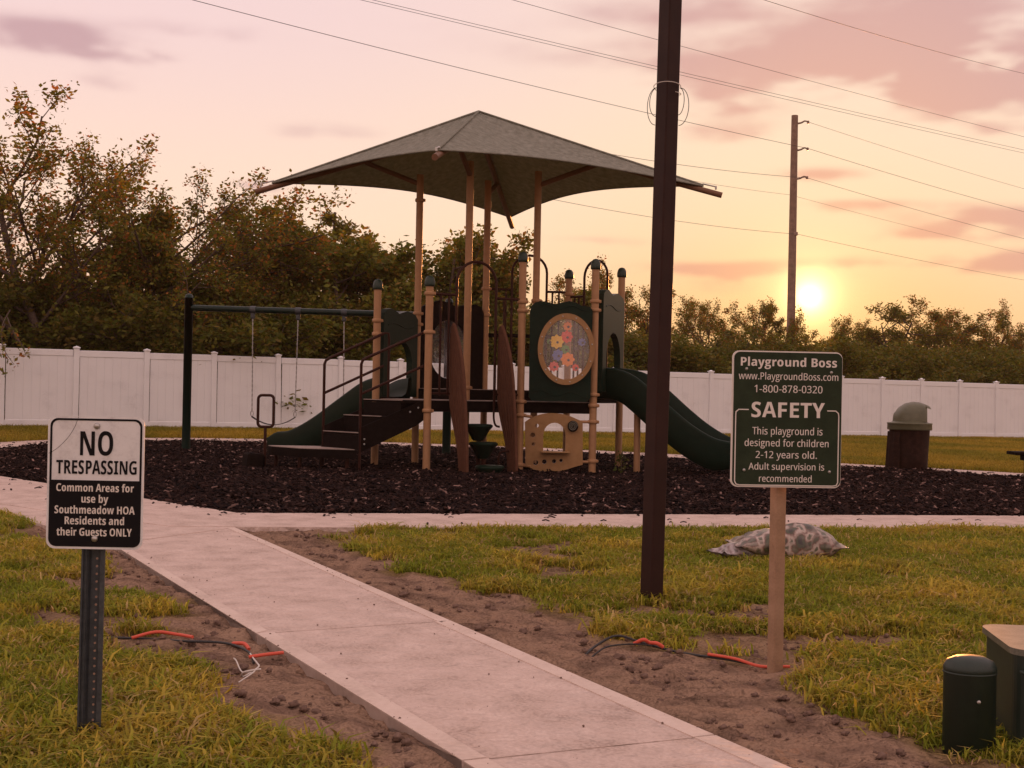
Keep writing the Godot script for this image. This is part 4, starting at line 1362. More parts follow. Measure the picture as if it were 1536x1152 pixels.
		box(st0, frame((x0 + y0) / 2.0 + Vector3(0, h - 0.135, 0), y0 - x0), Vector3((y0 - x0).length() - 0.03, 0.205, 0.025), 0.004)
		part(root, "stair_riser", done(st0), M.deck_black)
	for e in [[n0, n1, 0.0], [f0, f1, 0.0]]:
		var a: Vector3 = e[0]
		var b: Vector3 = e[1]
		rail(root, "hand_rail", [Vector3(a.x, -0.1, a.z), Vector3(a.x, 1.52, a.z), Vector3(a.x + 0.02, 1.575, a.z), Vector3(a.x + 0.07, 1.61, a.z - 0.02), Vector3(b.x, 2.0, b.z)], 0.021, M.rail_brown)
		rail(root, "hand_rail", [Vector3(a.x, 1.10, a.z), Vector3(b.x, 1.52, b.z)], 0.020, M.rail_brown)
	rail(root, "hand_rail", [Vector3(-1.90, 2.0, -19.2), Vector3(-1.84, 2.0, -19.22), Vector3(-1.83, 1.9, -19.23), Vector3(-1.83, 1.05, -19.23)], 0.019, M.rail_brown)
	# shade canopy: rafters out to the corners, cloth pulled between them
	var peak := Vector3(-0.608, 5.576, -20.5)
	var cor := [Vector3(-4.148, 4.274, -20.7), Vector3(-1.081, 4.262, -17.2), Vector3(3.177, 4.257, -20.0), Vector3(-0.057, 4.30, -24.7)]
	var cl: Array = []
	for c in cor: cl.append(c.lerp(peak, 0.075) + Vector3(0, 0.045, 0))
	var cloth := S()
	cloth.set_smooth_group(1)
	var N := 18
	var V := 12
	for s in 4:
		var a: Vector3 = cl[s]
		var b: Vector3 = cl[(s + 1) % 4]
		var P := func(i: int, j: int) -> Vector3:
			var u := float(i) / N
			var v := float(j) / V
			var e := a.lerp(b, u).lerp(peak, 0.13 * 4.0 * u * (1.0 - u))
			var p := e.lerp(peak, v)
			var w := 4.0 * u * (1.0 - u)
			p.y -= 0.10 * w * sin(PI * v) - 0.006 * sin(u * 40.0 + v * 7.0) * w
			return p
		cloth.set_smooth_group(s + 1)
		for i in N:
			for j in V:
				quad(cloth, P.call(i, j), P.call(i, j + 1), P.call(i + 1, j + 1), P.call(i + 1, j))
	var can := part(root, "shade_canopy", done(cloth), M.canopy_cloth)
	for s in 4:
		var st := S()
		var pts: Array = []
		var a: Vector3 = cl[s]
		var b: Vector3 = cl[(s + 1) % 4]
		for i in N + 1:
			var u := float(i) / N
			pts.append(a.lerp(b, u).lerp(peak, 0.13 * 4.0 * u * (1.0 - u)))
		tube(st, PackedVector3Array(pts), 0.013, 0.013, 6)
		part(can, "hem", done(st), M.canopy_cloth)
		st = S()
		for k in 2:
			pass
		tube(st, PackedVector3Array([a + Vector3(0, 0.012, 0), peak + Vector3(0, 0.012, 0)]), 0.018, 0.018, 6)
		part(can, "seam", done(st), M.canopy_cloth)
	for c in cor:
		var st := S()
		bar(st, c, peak - (peak - c) * 0.03 - Vector3(0, 0.26, 0), 0.045, 14)
		part(root, "rafter", done(st), M.rafter_brown)
		st = S()
		var dv: Vector3 = (peak - c).normalized()
		box(st, Transform3D(Basis.IDENTITY, c + dv * 0.10 + Vector3(0, 0.085, 0)), Vector3(0.03, 0.06, 0.03), 0.008)
		tube(st, PackedVector3Array([c + dv * 0.10 + Vector3(0, 0.10, 0), c + dv * 0.32 + Vector3(0, 0.075, 0)]), 0.012, 0.012, 6)
		part(root, "cloth_hook", done(st), M.bolt)
	# braces from the tall posts to the rafters
	for b in [["g", 0], ["h", 1], ["j", 2], ["i", 3]]:
		var q: Array = TALL[b[0]]
		var top := Vector3(q[0], 4.40, -q[1])
		var cc: Vector3 = cor[b[1]]
		var st := S()
		bar(st, top, cc.lerp(peak, 0.50) - Vector3(0, 0.17, 0), 0.04, 10)
		part(root, "brace", done(st), M.rafter_brown)

func _edge(list: Array, y: float) -> float:
	for i in list.size() - 1:
		var a: Array = list[i]
		var b: Array = list[i + 1]
		if (y <= a[1] and y >= b[1]) or (y >= a[1] and y <= b[1]):
			return lerpf(a[0], b[0], (y - a[1]) / (b[1] - a[1]) if absf(b[1] - a[1]) > 0.0001 else 0.0)
	return list[0][0]

# ------------------------------------------------------------------ swings
func chain(st: SurfaceTool, a: Vector3, b: Vector3) -> void:
	var n := int((b - a).length() / 0.042)
	for i in n:
		var p := a.lerp(b, (i + 0.5) / n)
		box_at(st, p, Vector3(0.022, 0.052, 0.007), 0.6 + (PI / 2 if i % 2 else 0.0), 0.003)

func make_swings() -> void:
	var root := thing("swing_set", "dark green steel swing frame with a crossbeam behind the stairs", "swing set", Vector3(-3.5, 0, -23.25))
	var a := Vector3(-5.816, 2.56, -23.28)
	var b := Vector3(-1.15, 2.50, -23.2)
	for p in [a, b]:
		var st := S()
		bar(st, Vector3(p.x, -0.1, p.z), Vector3(p.x, 2.74, p.z), 0.075, 20)
		lathe(st, Vector3(p.x, 2.74, p.z), [[0.075, 0.0], [0.07, 0.035], [0.05, 0.062], [0.0, 0.075]], 20)
		part(root, "post", done(st), M.green_paint)
	var st := S()
	bar(st, a, b, 0.055, 16)
	part(root, "crossbeam", done(st), M.green_paint)
	var xs := [-4.662, -3.849, -3.024, -2.226]
	for x in xs:
		st = S()
		var t: float = (x - a.x) / (b.x - a.x)
		var p := a.lerp(b, t)
		bar(st, p - Vector3(0.05, 0, 0), p + Vector3(0.05, 0, 0), 0.068, 14)
		box_at(st, p + Vector3(0, -0.10, 0), Vector3(0.075, 0.12, 0.06), 0.0, 0.015)
		part(root, "swing_hanger", done(st), M.galvanised)
	for s in 2:
		var sw := thing("belt_swing", ["belt swing with curved strap seat hanging clear beside the stairs", "belt swing hanging behind the stair rails and hidden by the slide"][s], "swing", Vector3((xs[s * 2] + xs[s * 2 + 1]) / 2.0, 0.5, -23.25))
		var ends: Array = []
		for k in 2:
			var x: float = xs[s * 2 + k]
			var p := a.lerp(b, (x - a.x) / (b.x - a.x))
			var low := Vector3(x + (0.02 if k == 0 else -0.02), 0.74, p.z)
			st = S()
			chain(st, p + Vector3(0, -0.15, 0), low)
			part(sw, "chain", done(st), M.chain)
			st = S()
			var tr: Array = []
			for j in 9: tr.append(low + Vector3(sin(TAU * j / 8.0) * 0.025, -0.05 + cos(TAU * j / 8.0) * 0.05, 0))
			tube(st, PackedVector3Array(tr), 0.008, 0.008, 6)
			part(sw, "shackle", done(st), M.chain)
			ends.append(low + Vector3(0, -0.1, 0))
		st = S()
		st.set_smooth_group(1)
		var pts: Array = []
		for k in 21:
			var t := k / 20.0
			var p: Vector3 = ends[0].lerp(ends[1], t)
			p.y -= 0.14 * (1.0 - pow(2.0 * t - 1.0, 2.0))
			pts.append(p)
		for k in 20:
			for y in [0.0, -0.012]:
				var o := Vector3(0, y, 0)
				quad(st, pts[k] + o + Vector3(0, 0, -0.07), pts[k + 1] + o + Vector3(0, 0, -0.07), pts[k + 1] + o + Vector3(0, 0, 0.07), pts[k] + o + Vector3(0, 0, 0.07))
			for z in [-0.07, 0.07]:
				quad(st, pts[k] + Vector3(0, 0, z), pts[k + 1] + Vector3(0, 0, z), pts[k + 1] + Vector3(0, -0.012, z), pts[k] + Vector3(0, -0.012, z))
		part(sw, "strap_seat", done(st), M.rubber)

# ------------------------------------------------------------------ signs and posts
func lettering(root: Node3D, text: String, at: Vector3, width: float, cap: float, m: Material, weight := 400) -> void:
	var f := SystemFont.new()
	f.font_names = PackedStringArray(["Droid Sans"])
	f.font_weight = weight
	var tm := TextMesh.new()
	tm.text = text
	tm.font = f
	tm.font_size = 64
	tm.pixel_size = cap / (64.0 * 0.714)
	tm.depth = 0.0015
	tm.curve_step = 1.0
	var o := MeshInstance3D.new()
	o.name = "lettering"
	o.mesh = tm
	o.material_override = m
	root.add_child(o, true)
	var bb := tm.get_aabb()
	var s := width / maxf(bb.size.x, 0.001)
	o.scale = Vector3(s, 1, 1)
	o.position = at - Vector3((bb.position.x + bb.size.x / 2.0) * s, 0, 0)

func make_signs() -> void:
	# no trespassing
	var root := thing("sign", "white and black no trespassing sign on a perforated steel post", "sign", Vector3(-1.391, 0.0, -4.35))
	root.scale = Vector3.ONE * 0.969
	var st := S()
	var u := PackedVector2Array([Vector2(-.039, -.012), Vector2(-.039, .004), Vector2(-.020, .004), Vector2(-.013, .024), Vector2(.013, .024), Vector2(.020, .004), Vector2(.039, .004), Vector2(.039, -.0), Vector2(.023, -.0), Vector2(.016, .020), Vector2(-.016, .020), Vector2(-.023, -.0), Vector2(-.033, -.0), Vector2(-.033, -.012)])
	prism(st, u, 1.25, Transform3D(Basis(Vector3.RIGHT, Vector3.FORWARD, Vector3.UP), Vector3(0, 0.475, 0)))
	var post := part_local(root, "post", done(st), M.galvanised)
	post.rotation.z = -0.006
	st = S()
	for k in 24:
		var y := 0.02 + k * 0.0265
		prism(st, ellipse(Vector2(0, 0), 0.0042, 0.0042, 8), 0.002, Transform3D(Basis.IDENTITY, Vector3(0.0, y, -0.0192)))
	# the row of holes lies on the bottom of the channel, which faces the path
	part_local(post, "hole_row", done(st), M.insulator).position = Vector3(0.012, 0, 0.0202)
	st = S()
	prism(st, rounded(-.166, -.228, .166, .228, .03), 0.003, Transform3D.IDENTITY)
	var plate := part_local(root, "plate", done(st), M.sign_white, Vector3(0.011, 0.892, 0.021))
	st = S()
	prism(st, rounded(-.158, -.220, .158, .220, .026), 0.0012, Transform3D.IDENTITY, rounded(-.151, -.213, .151, .213, .021))
	part_local(plate, "border", done(st), M.sign_black_paint, Vector3(0, 0, 0.0022))
	st = S()
	var blk := rounded(-.1575, -.2195, .1575, .3, .026)
	var half := Geometry2D.intersect_polygons(blk, PackedVector2Array([Vector2(-1, -1), Vector2(1, -1), Vector2(1, .008), Vector2(-1, .008)]))
	prism(st, half[0], 0.0012, Transform3D.IDENTITY)
	part_local(plate, "black_field", done(st), M.sign_black_paint, Vector3(0, 0, 0.0026))
	st = S()
	tube(st, curve([Vector3(-.062, .226, 0), Vector3(-.075, .19, 0), Vector3(-.10, .15, 0), Vector3(-.135, .115, 0), Vector3(-.163, .098, 0)], 4), 0.0007, 0.0007, 5)
	part_local(plate, "scratch", done(st), M.wire_dark, Vector3(0, 0, 0.0018))
	lettering(plate, "NO", Vector3(0.002, 0.133, 0.0025), 0.113, 0.082, M.sign_black_paint, 700)
	lettering(plate, "TRESPASSING", Vector3(0.003, 0.052, 0.0025), 0.276, 0.046, M.sign_black_paint, 700)
	var rows := [["Common Areas for", -0.018, 0.266], ["use by", -0.056, 0.092], ["Southmeadow HOA", -0.094, 0.275], ["Residents and", -0.131, 0.204], ["their Guests ONLY", -0.170, 0.258]]
	for r in rows: lettering(plate, r[0], Vector3(0, r[1], 0.0038), r[2], 0.026, M.sign_cream, 700)
	for y in [0.195, -0.192]:
		st = S()
		lathe(st, Vector3.ZERO, [[0.011, 0.0], [0.011, 0.003], [0.007, 0.007], [0.0, 0.008]], 12)
		var b := part_local(plate, "bolt", done(st), M.bolt, Vector3(0.002, y, 0.003))
		b.rotation.x = PI / 2
	# playground safety sign
	root = thing("sign", "dark green playground safety sign with cream lettering on a wooden post", "sign", Vector3(1.175, 0.0, -5.66))
	st = S()
	box_at(st, Vector3(0, 0.55, -0.035), Vector3(0.052, 1.3, 0.052), 0.42, 0.004)
	part_local(root, "post", done(st), M.sign_post_wood)
	st = S()
	prism(st, rounded(-.2415, -.295, .2415, .295, .03), 0.012, Transform3D.IDENTITY)
	plate = part_local(root, "plate", done(st), M.sign_cream, Vector3(0.018, 1.095, 0.022))
	plate.rotation.y = 0.06
	st = S()
	prism(st, rounded(-.2365, -.2895, .2385, .2895, .027), 0.003, Transform3D.IDENTITY)
	part_local(plate, "green_face", done(st), M.sign_green, Vector3(0.001, 0, 0.0071))
	var z := 0.0088
	var k := 1.0 / 1531.0
	for r in [["Playground Boss", 456, 188, 647, 56, 700], ["www.PlaygroundBoss.com", 455, 282, 670, 46, 400], ["1-800-878-0320", 456, 366, 457, 48, 400], ["SAFETY", 456, 506, 493, 98, 700], ["This playground is", 454, 645, 472, 48, 400], ["designed for children", 450, 724, 565, 46, 400], ["2-12 years old.", 449, 802, 412, 46, 400], ["Adult supervision is", 451, 880, 509, 44, 400], ["recommended", 445, 960, 354, 44, 400]]:
		lettering(plate, r[0], Vector3((r[1] - 449.0) * k, (566.0 - r[2]) * k, z), r[3] * k, r[4] * k, M.sign_cream, r[5])
	var line := [[-.170, .040], [-.212, .040], [-.224, .030], [-.225, .015], [-.225, -.27], [-.218, -.283], [-.205, -.286], [.205, -.286], [.222, -.283], [.228, -.27], [.228, .015], [.226, .030], [.214, .040], [.178, .040]]
	st = S()
	for i in line.size() - 1:
		var p0 := Vector3(line[i][0], line[i][1], 0)
		var p1 := Vector3(line[i + 1][0], line[i + 1][1], 0)
		box(st, Transform3D(Basis(Vector3.FORWARD, -atan2((p1 - p0).y, (p1 - p0).x)), (p0 + p1) / 2.0), Vector3((p1 - p0).length() + 0.003, 0.0045, 0.0012), 0.0003)
	part_local(plate, "border_line", done(st), M.sign_cream, Vector3(0, 0, 0.0092))
	for q in [[172, 235], [743, 250], [167, 905], [741, 910]]:
		st = S()
		lathe(st, Vector3.ZERO, [[0.007, 0.0], [0.007, 0.002], [0.004, 0.005], [0.0, 0.006]], 10)
		var b := part_local(plate, "bolt", done(st), M.bolt, Vector3((q[0] - 449.0) * k, (566.0 - q[1]) * k, 0.0085))
		b.rotation.x = PI / 2

func make_dark_post() -> void:
	var root := thing("steel_post", "tall dark brown square steel post standing in the grass beside the path", "post", Vector3(0.823, 0, -7.46))
	var st := S()
	box(st, Transform3D(Basis(Vector3.FORWARD, 0.0135) * Basis(Vector3.UP, 0.62), Vector3(0.027, 2.02, 0)), Vector3(0.098, 4.3, 0.098), 0.007)
	part_local(root, "shaft", done(st), M.post_brown)
	st = S()
	box(st, Transform3D(Basis(Vector3.FORWARD, 0.0135) * Basis(Vector3.UP, 0.62), Vector3(0.057, 4.18, 0)), Vector3(0.112, 0.03, 0.112), 0.008)
	part_local(root, "cap", done(st), M.post_brown)
	var w := thing("wire_loop", "thin white wire tied round the tall brown post with hanging loops", "wire", Vector3(0.86, 2.86, -7.46))
	st = S()
	var pts: Array = []
	for k in 15:
		var a := TAU * k / 12.0
		pts.append(Vector3(cos(a) * 0.078, 0.05 + 0.05 * sin(a * 0.5 + 1.0) + 0.004 * k, sin(a) * 0.078))
	tube(st, curve(pts, 3), 0.0022, 0.0022, 6)
	part_local(w, "tie", done(st), M.wire_white)
	for s in [[-1.0, .065, .10, .05], [-1.0, .062, .075, .04], [1.0, .07, .10, .052], [1.0, .065, .07, .03]]:
		st = S()
		pts = []
		for k in 11:
			var a := PI * k / 10.0
			pts.append(Vector3(s[0] * (s[1] + sin(a) * s[3]), 0.08 - s[2] + cos(a) * s[2], 0.035 * cos(a) + 0.02))
		tube(st, curve(pts, 3), 0.002, 0.002, 6)
		part_local(w, "strand", done(st), M.wire_dark)

# ------------------------------------------------------------------ power line
func make_power_line() -> void:
	var P := Vector3(12.40, 0, -58.0)
	var root := thing("utility_pole", "tall wooden utility pole with three insulator arms rising beside the sun", "utility pole", P)
	var st := S()
	tube(st, PackedVector3Array([Vector3(0, -0.5, 0), Vector3(0.0, 7, 0), Vector3(0, 13.7, 0)]), 0.205, 0.145, 14)
	part_local(root, "shaft", done(st), M.pole_wood)
	for h in [13.40, 12.20, 10.92]:
		st = S()
		tube(st, curve([Vector3(0.12, h - 0.06, 0), Vector3(0.3, h - 0.02, 0), Vector3(0.45, h + 0.06, 0), Vector3(0.58, h + 0.03, 0)], 3), 0.045, 0.03, 8)
		var arm := part_local(root, "insulator_arm", done(st), M.insulator)
		st = S()
		lathe(st, Vector3(0.6, h - 0.06, 0), [[0.0, 0.0], [0.055, 0.01], [0.06, 0.05], [0.035, 0.07], [0.055, 0.09], [0.055, 0.12], [0.0, 0.15]], 12)
		part_local(arm, "insulator", done(st), M.insulator)
	st = S()
	box_at(st, Vector3(0.1, 8.4, 0.1), Vector3(0.2, 0.16, 0.16), 0.0, 0.02)
	part_local(root, "clamp", done(st), M.insulator)
	# the line goes on to a thinner pole that stands behind the play structure
	var Q := Vector3(-1.59, 0, -44.6)
	root = thing("utility_pole", "slim wooden utility pole standing behind the shade canopy", "utility pole", Q)
	st = S()
	tube(st, PackedVector3Array([Vector3(0, -0.5, 0), Vector3(0.0, 5, 0), Vector3(0, 10.35, 0)]), 0.11, 0.085, 12)
	part_local(root, "shaft", done(st), M.pole_wood)
	var i := 0
	# [height on the pole, sideways offset, thickness, far end to the right, left end or none]
	for w in [[13.42, 0.6, 0.008, Vector3(43.7, 13.3, -88.0), null], [12.24, 0.6, 0.010, Vector3(43.8, 11.9, -88.1), Vector3(-17.2, 12.35, -29.5)], [10.92, 0.6, 0.009, Vector3(43.9, 10.2, -88.2), Vector3(-1.53, 10.2, -44.6)], [8.40, 0.2, 0.008, Vector3(44.0, 8.1, -88.3), Vector3(-1.5, 8.31, -44.6)], [10.15, -0.16, 0.006, Vector3(44.0, 9.4, -88.2), Vector3(-1.65, 10.1, -44.6)]]:
		var o := thing("power_wire", ["power wire on the topmost insulator of the utility pole", "power wire on the middle insulator of the utility pole", "power wire on the lowest insulator of the utility pole", "low cable clamped to the utility pole shaft", "thin cable passing behind the utility pole"][i], "wire", P + Vector3(w[1], w[0], 0))
		st = S()
		for e in [w[3], w[4]]:
			if e == null: continue
			var pts: Array = []
			var far: Vector3 = e - o.position
			for k in 25:
				var t := k / 24.0
				pts.append(far * t + Vector3(0, -0.25 * 4.0 * t * (1.0 - t), 0))
			tube(st, PackedVector3Array(pts), w[2], w[2], 5)
		part_local(o, "strand", done(st), M.wire_dark)
		i += 1
	# a second line on taller poles outside the picture, nearer than the pole
	i = 0
	for w in [[1.44, 13.22, -45.0, 24.38, 13.2, -62.4], [1.44, 13.12, -45.0, 24.38, 13.05, -62.4], [5.78, 13.34, -45.5, 23.82, 13.55, -61.0], [13.57, 13.45, -45.0, 21.82, 15.27, -56.0]]:
		var a := Vector3(w[0], w[1], w[2])
		var b := Vector3(w[3], w[4], w[5])
		var o := thing("overhead_wire", ["upper of two close overhead wires crossing high over the canopy", "lower of two close overhead wires crossing high over the canopy", "single overhead wire crossing above the utility pole", "highest overhead wire clipping the top of the sky"][i], "wire", a)
		st = S()
		var pts: Array = []
		for k in 33:
			var t := -1.0 + 3.0 * k / 32.0
			pts.append((b - a) * t + Vector3(0, 0.12 * (t * t - t), 0))
		tube(st, PackedVector3Array(pts), 0.008, 0.008, 5)
		part_local(o, "strand", done(st), M.wire_dark)
		i += 1

# ------------------------------------------------------------------ smaller things
func make_bin() -> void:
	var root := thing("trash_can", "brown trash can with a khaki hooded lid beside the far walk", "trash can", Vector3(6.42, 0.0, -20.95))
	var st := S()
	var prof := [[0.0, 0.0], [0.27, 0.0], [0.285, 0.02], [0.295, 0.3], [0.315, 0.68], [0.325, 0.70]]
	lathe(st, Vector3.ZERO, prof, 28)
	part_local(root, "body", done(st), M.bin_body)
	st = S()
	# liner skirt hanging on one side
	st.set_smooth_group(1)
	for k in 10:
		var a0 := 2.4 + k * 0.14
		var a1 := a0 + 0.14
		var f := func(a: float, y: float) -> Vector3:
			var r := 0.325 + 0.02 * sin(a * 17.0) + 0.05 * (0.7 - y) * (1.0 if a > 2.8 else 0.4)
			return Vector3(cos(a) * r, y, sin(a) * r)
		for y in [0.05, 0.25, 0.45]:
			quad(st, f.call(a0, y), f.call(a1, y), f.call(a1, y + 0.2), f.call(a0, y + 0.2))
	part_local(root, "liner", done(st), M.bin_body)
	st = S()
	lathe(st, Vector3(0, 0.68, 0), [[0.30, 0.0], [0.345, 0.0], [0.35, 0.02], [0.345, 0.09], [0.355, 0.10], [0.35, 0.115], [0.29, 0.12], [0.27, 0.14], [0.0, 0.14]], 32)
	part_local(root, "lid_rim", done(st), M.bin_lid)
	st = S()
	st.set_smooth_group(1)
	var prof2 := [[-0.26, 0.0], [-0.255, 0.08], [-0.22, 0.16], [-0.15, 0.245], [-0.06, 0.30], [0.04, 0.325], [0.14, 0.32], [0.185, 0.308], [0.20, 0.302], [0.27, 0.275]]
	var prev: Array = []
	for q in prof2:
		var row: Array = []
		var wd := 0.255 * sqrt(maxf(0.0, 1.0 - pow(clampf(-q[0] / 0.265, 0.0, 1.0), 2.4)))
		for j in 13:
			var a := PI * j / 12.0 if q[0] < 0.19 else PI * (0.2 + 0.6 * j / 12.0)
			row.append(Vector3(q[0], 0.81 + pow(sin(a), 0.55) * q[1], cos(a) * wd))
		if prev.size() > 0:
			for j in 12: quad(st, prev[j], prev[j + 1], row[j + 1], row[j])
		prev = row
	var hoodp := part_local(root, "lid_hood", done(st), M.bin_lid)
	st = S()
	box_at(st, Vector3(0.19, 0.93, 0), Vector3(0.012, 0.26, 0.44), 0.0, 0.004)
	part_local(hoodp, "flap", done(st), M.bin_lid)
	root.rotation.y = 0.1

func make_bags() -> void:
	var i := 0
	for b in [[Vector3(2.03, 0.0, -9.55), 0.62, 0.36, 0.30, 0.05, "bag", "camouflage printed plastic bag lying full on the grass"], [Vector3(1.66, 0.0, -9.45), 0.26, 0.22, 0.15, 0.5, "bag_pale", "pale end of a second plastic bag tucked under the camouflage bag"]]:
		var root := thing("plastic_bag", b[6], "bag", b[0])
		root.rotation.y = b[4]
		var f := FastNoiseLite.new()
		f.seed = 8 + i; f.frequency = 1.3; f.fractal_octaves = 2
		var st := S()
		st.set_smooth_group(1)
		var N := 40
		var K := 26
		var P := func(a: int, k: int) -> Vector3:
			var t := float(a) / N * 2.0 - 1.0
			var th := TAU * k / K
			var pinch := pow(maxf(0.0, 1.0 - pow(minf(absf(t) * 1.1, 1.0), 2.6)), 0.6)
			var thick: float = b[3] * 0.5 * (pinch * (0.82 + 0.25 * sin(t * 2.4 + 0.8)) + 0.03)
			var wide: float = b[2] * (0.95 + 0.05 * pinch) * (1.0 - 0.12 * pinch)
			var p := Vector3(t * b[1] * 0.66, sin(th) * thick, cos(th) * wide * 0.62)
			var n := f.get_noise_3dv(p * 1.6) * 0.04 + (0.03 - absf(f.get_noise_3dv(p * Vector3(2.6, 0.8, 4.5) + Vector3(4, 0, 0)))) * 0.05
			p += Vector3(0, sin(th), cos(th)) * n
			p.y = maxf(p.y, -thick * 0.72) + b[3] * 0.36
			return p
		for a in N:
			for k in K:
				quad(st, P.call(a, k), P.call(a, (k + 1) % K), P.call(a + 1, (k + 1) % K), P.call(a + 1, k))
		part_local(root, "skin", done(st), M[b[5]])
		i += 1

func make_bench() -> void:
	var root := thing("park_bench", "dark slab bench poking in beside the far walk past the trash can", "bench", Vector3(8.35, 0.0, -19.45))
	var st := S()
	for k in 3:
		st = S()
		box_at(st, Vector3(0, 0.40, -0.14 + 0.14 * k), Vector3(1.72, 0.05, 0.13), 0.0, 0.01)
		part_local(root, "seat_slat", done(st), M.deck_black)
	for x in [-0.62, 0.62]:
		st = S()
		box_at(st, Vector3(x, 0.33, 0), Vector3(0.07, 0.09, 0.4), 0.0, 0.01)
		box_at(st, Vector3(x, 0.14, 0), Vector3(0.07, 0.30, 0.10), 0.0, 0.01)
		part_local(root, "leg", done(st), M.deck_black)

func make_pedestals() -> void:
	var root := thing("utility_pedestal", "small round-topped dark green utility pedestal in front of the utility box", "pedestal", Vector3(1.585, 0.0, -4.45))
	var st := S()
	lathe(st, Vector3.ZERO, [[0.0, -0.05], [0.088, -0.05], [0.088, 0.27], [0.09, 0.272], [0.089, 0.285], [0.078, 0.305], [0.05, 0.318], [0.0, 0.322]], 32, 1.0, 0.85)
	part_local(root, "shell", done(st), M.utility_green)
	st = S()
	lathe(st, Vector3(0, 0.262, 0), [[0.086, 0.0], [0.0905, 0.001], [0.0905, 0.008], [0.086, 0.009]], 32, 1.0, 0.85)
	part_local(root, "seam_ring", done(st), M.utility_green)
	st = S()
	lathe(st, Vector3.ZERO, [[0.007, 0.0], [0.006, 0.004], [0.0, 0.005]], 8)
	var b := part_local(root, "lock_bolt", done(st), M.bolt, Vector3(0.005, 0.18, 0.0755))
	b.rotation.x = PI / 2
	root = thing("utility_box", "low dark green utility box with a flat lid tinted paler for dust and sky reflection", "utility box", Vector3(2.06, 0.0, -4.62))
	root.rotation.y = -0.12
	st = S()
	prism(st, rounded(-.30, -.24, .30, .24, .06), 0.40, Transform3D(Basis(Vector3.RIGHT, Vector3.BACK, Vector3.DOWN), Vector3(0, 0.13, 0)))
	part_local(root, "housing", done(st), M.utility_green)
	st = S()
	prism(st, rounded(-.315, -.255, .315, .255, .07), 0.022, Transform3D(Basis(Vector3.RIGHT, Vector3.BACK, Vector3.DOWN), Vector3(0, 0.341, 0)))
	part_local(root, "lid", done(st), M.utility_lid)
	st = S()
	box_at(st, Vector3(-0.26, 0.275, 0.245), Vector3(0.06, 0.012, 0.03), 0.0, 0.004)
	part_local(root, "hasp", done(st), M.utility_green)

func make_cables() -> void:
	var root := thing("cable", "dark cable with orange tape snaking through grass to the path edge", "cable", Vector3(-1.6, 0, -6.0))
	var Y := func(x: float, z: float, h := 0.012) -> Vector3: return Vector3(x, ground_y(x, z) + h, z)
	var go := func(pts: Array, r: float, called: String, m: Material) -> void:
		var st := S()
		tube(st, curve(pts, 5), r, r, 7)
		part(root, called, done(st), m)
	go.call([Y.call(-2.6, -6.15), Y.call(-2.1, -6.08), Y.call(-1.72, -6.13), Y.call(-1.5, -6.02), Y.call(-1.3, -6.0), Y.call(-1.16, -5.83), Y.call(-1.10, -5.66)], 0.006, "sheath", M.wire_dark)
	go.call([Y.call(-1.76, -6.10, .022), Y.call(-1.66, -6.14, .03), Y.call(-1.57, -6.16, .026), Y.call(-1.47, -6.08, .022)], 0.008, "tape", M.tape_orange)
	go.call([Y.call(-1.26, -5.98, .02), Y.call(-1.20, -5.94, .026), Y.call(-1.17, -5.9, .02)], 0.009, "tape", M.tape_orange)
	go.call([Y.call(-1.13, -5.70, .02), Y.call(-1.05, -5.72, .03), Y.call(-0.99, -5.76, .024)], 0.008, "tape", M.tape_orange)
	go.call([Y.call(-1.14, -5.78, .02), Y.call(-1.10, -5.66, .03), Y.call(-1.07, -5.58, .025), Y.call(-1.05, -5.50, .02), Y.call(-1.10, -5.44, .02), Y.call(-1.08, -5.36, .02), Y.call(-1.02, -5.40, .02)], 0.0035, "wire", M.wire_white)
	go.call([Y.call(-1.20, -5.72, .02), Y.call(-1.16, -5.58, .024), Y.call(-1.11, -5.47, .02), Y.call(-1.04, -5.38, .02), Y.call(-1.09, -5.30, .02)], 0.003, "wire", M.wire_white)
	root = thing("cable", "dark cable with an orange knot arching over bare earth to the sign post", "cable", Vector3(0.7, 0, -6.0))
	go.call([Y.call(0.36, -5.95, 0.0), Y.call(0.42, -6.08, .03), Y.call(0.52, -6.16, .05), Y.call(0.64, -6.15, .03), Y.call(0.80, -6.04, .015), Y.call(1.0, -5.9, .014), Y.call(1.12, -5.8, .014)], 0.006, "sheath", M.wire_dark)
	go.call([Y.call(0.38, -5.93, 0.0), Y.call(0.46, -6.05, .025), Y.call(0.58, -6.12, .03), Y.call(0.68, -6.10, .02)], 0.004, "sheath", M.wire_dark)
	go.call([Y.call(0.60, -6.14, .03), Y.call(0.64, -6.11, .045), Y.call(0.67, -6.12, .03), Y.call(0.70, -6.08, .04), Y.call(0.73, -6.08, .025)], 0.009, "tape", M.tape_orange)
	go.call([Y.call(0.92, -5.95, .02), Y.call(1.03, -5.87, .022), Y.call(1.13, -5.79, .02), Y.call(1.25, -5.74, .015)], 0.007, "tape", M.tape_orange)

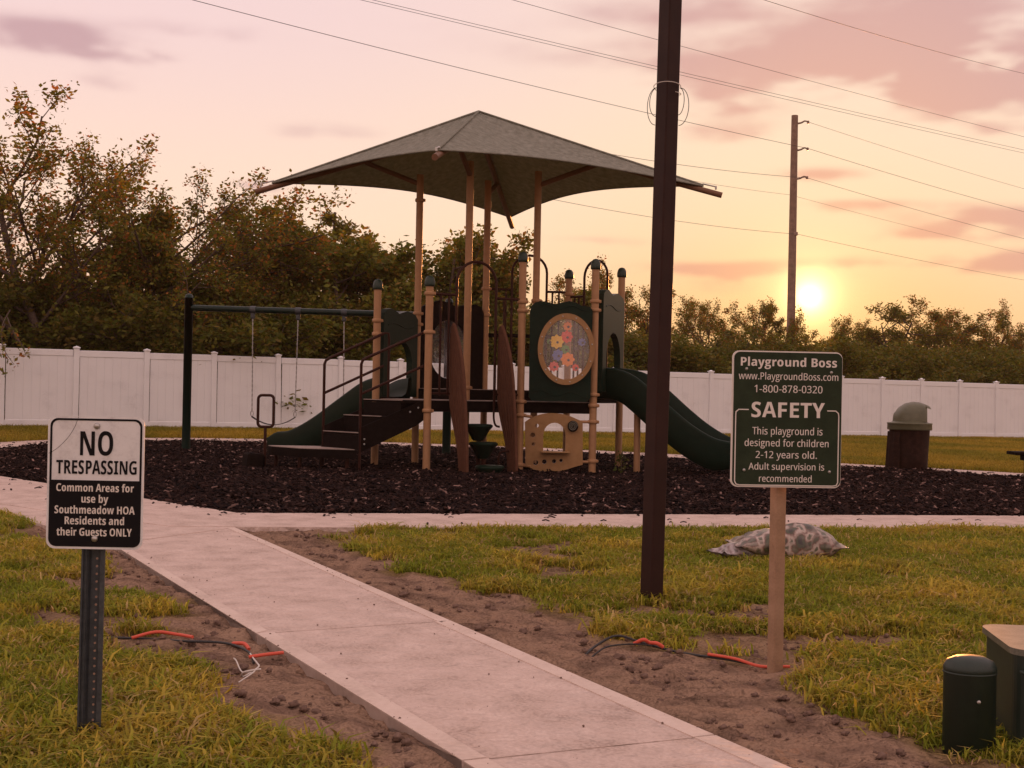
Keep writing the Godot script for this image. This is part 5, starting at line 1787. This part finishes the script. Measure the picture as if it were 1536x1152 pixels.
func make_weed() -> void:
	var root := thing("weed", "small leafy weed growing in the mulch under the right slide", "plant", Vector3(1.64, 0.0, -19.3))
	var g := RandomNumberGenerator.new()
	g.seed = 4
	var st := S()
	tube(st, PackedVector3Array([Vector3(0, -0.05, 0), Vector3(0.01, 0.15, 0), Vector3(0.0, 0.3, 0.01)]), 0.008, 0.004, 6)
	part_local(root, "stem", done(st), M.bark)
	var t := Growth.new()
	for k in 90: leaf(t, g, Vector3(g.randfn() * 0.035, 0.02 + g.randf() * 0.3, g.randfn() * 0.035), 0.05, [Color(.07, .09, .02), Color(.1, .1, .03)])
	part_local(root, "foliage", leaf_mesh(t), M.leaf)

func _ready() -> void:
	# camera
	var cam := Camera3D.new()
	cam.name = "camera"
	add_child(cam)
	cam.position = Vector3(0, 1.2, 0)
	cam.rotation_degrees = Vector3(0.26, 0, 1.1)
	cam.fov = 32.92
	cam.near = 0.05
	cam.far = 6000.0
	cam.current = true
	# sky, exposure
	var env := Environment.new()
	env.background_mode = Environment.BG_SKY
	env.tonemap_mode = Environment.TONE_MAPPER_LINEAR
	env.tonemap_exposure = 1.12
	env.sdfgi_enabled = true
	env.ssao_enabled = true
	env.ssil_enabled = true
	# evening haze, warm against the light
	env.fog_enabled = true
	env.fog_density = 0.0004
	env.fog_light_color = Color(1.0, 0.84, 0.72)
	var pano := PanoramaSkyMaterial.new()
	pano.panorama = make_sky()
	var sky := Sky.new()
	sky.sky_material = pano
	env.sky = sky
	var we := WorldEnvironment.new()
	we.name = "world_environment"
	we.environment = env
	add_child(we)
	# the low sun, just over the far trees
	var sun := DirectionalLight3D.new()
	sun.name = "sun"
	sun.light_color = Color(1.0, 0.62, 0.32)
	sun.light_energy = 1.5
	sun.light_angular_distance = 0.6
	sun.shadow_enabled = true
	add_child(sun)
	var az := deg_to_rad(SUN_AZ)
	var el := deg_to_rad(SUN_EL)
	sun.look_at_from_position(Vector3(sin(az) * cos(el), sin(el), -cos(az) * cos(el)) * 100.0, Vector3.ZERO)
	noise_a.seed = 1; noise_a.frequency = 0.55; noise_a.fractal_octaves = 3
	noise_b.seed = 2; noise_b.frequency = 1.7; noise_b.fractal_octaves = 3
	make_materials()
	print("materials")
	make_paths()
	make_ground()
	print("ground")
	make_mulch()
	make_fence()
	make_trees()
	print("trees")
	make_play_structure()
	make_swings()
	make_signs()
	make_dark_post()
	make_power_line()
	make_bin()
	make_bags()
	make_bench()
	make_pedestals()
	make_cables()
	make_weed()
	make_grass()
	make_clods()
	print("done")
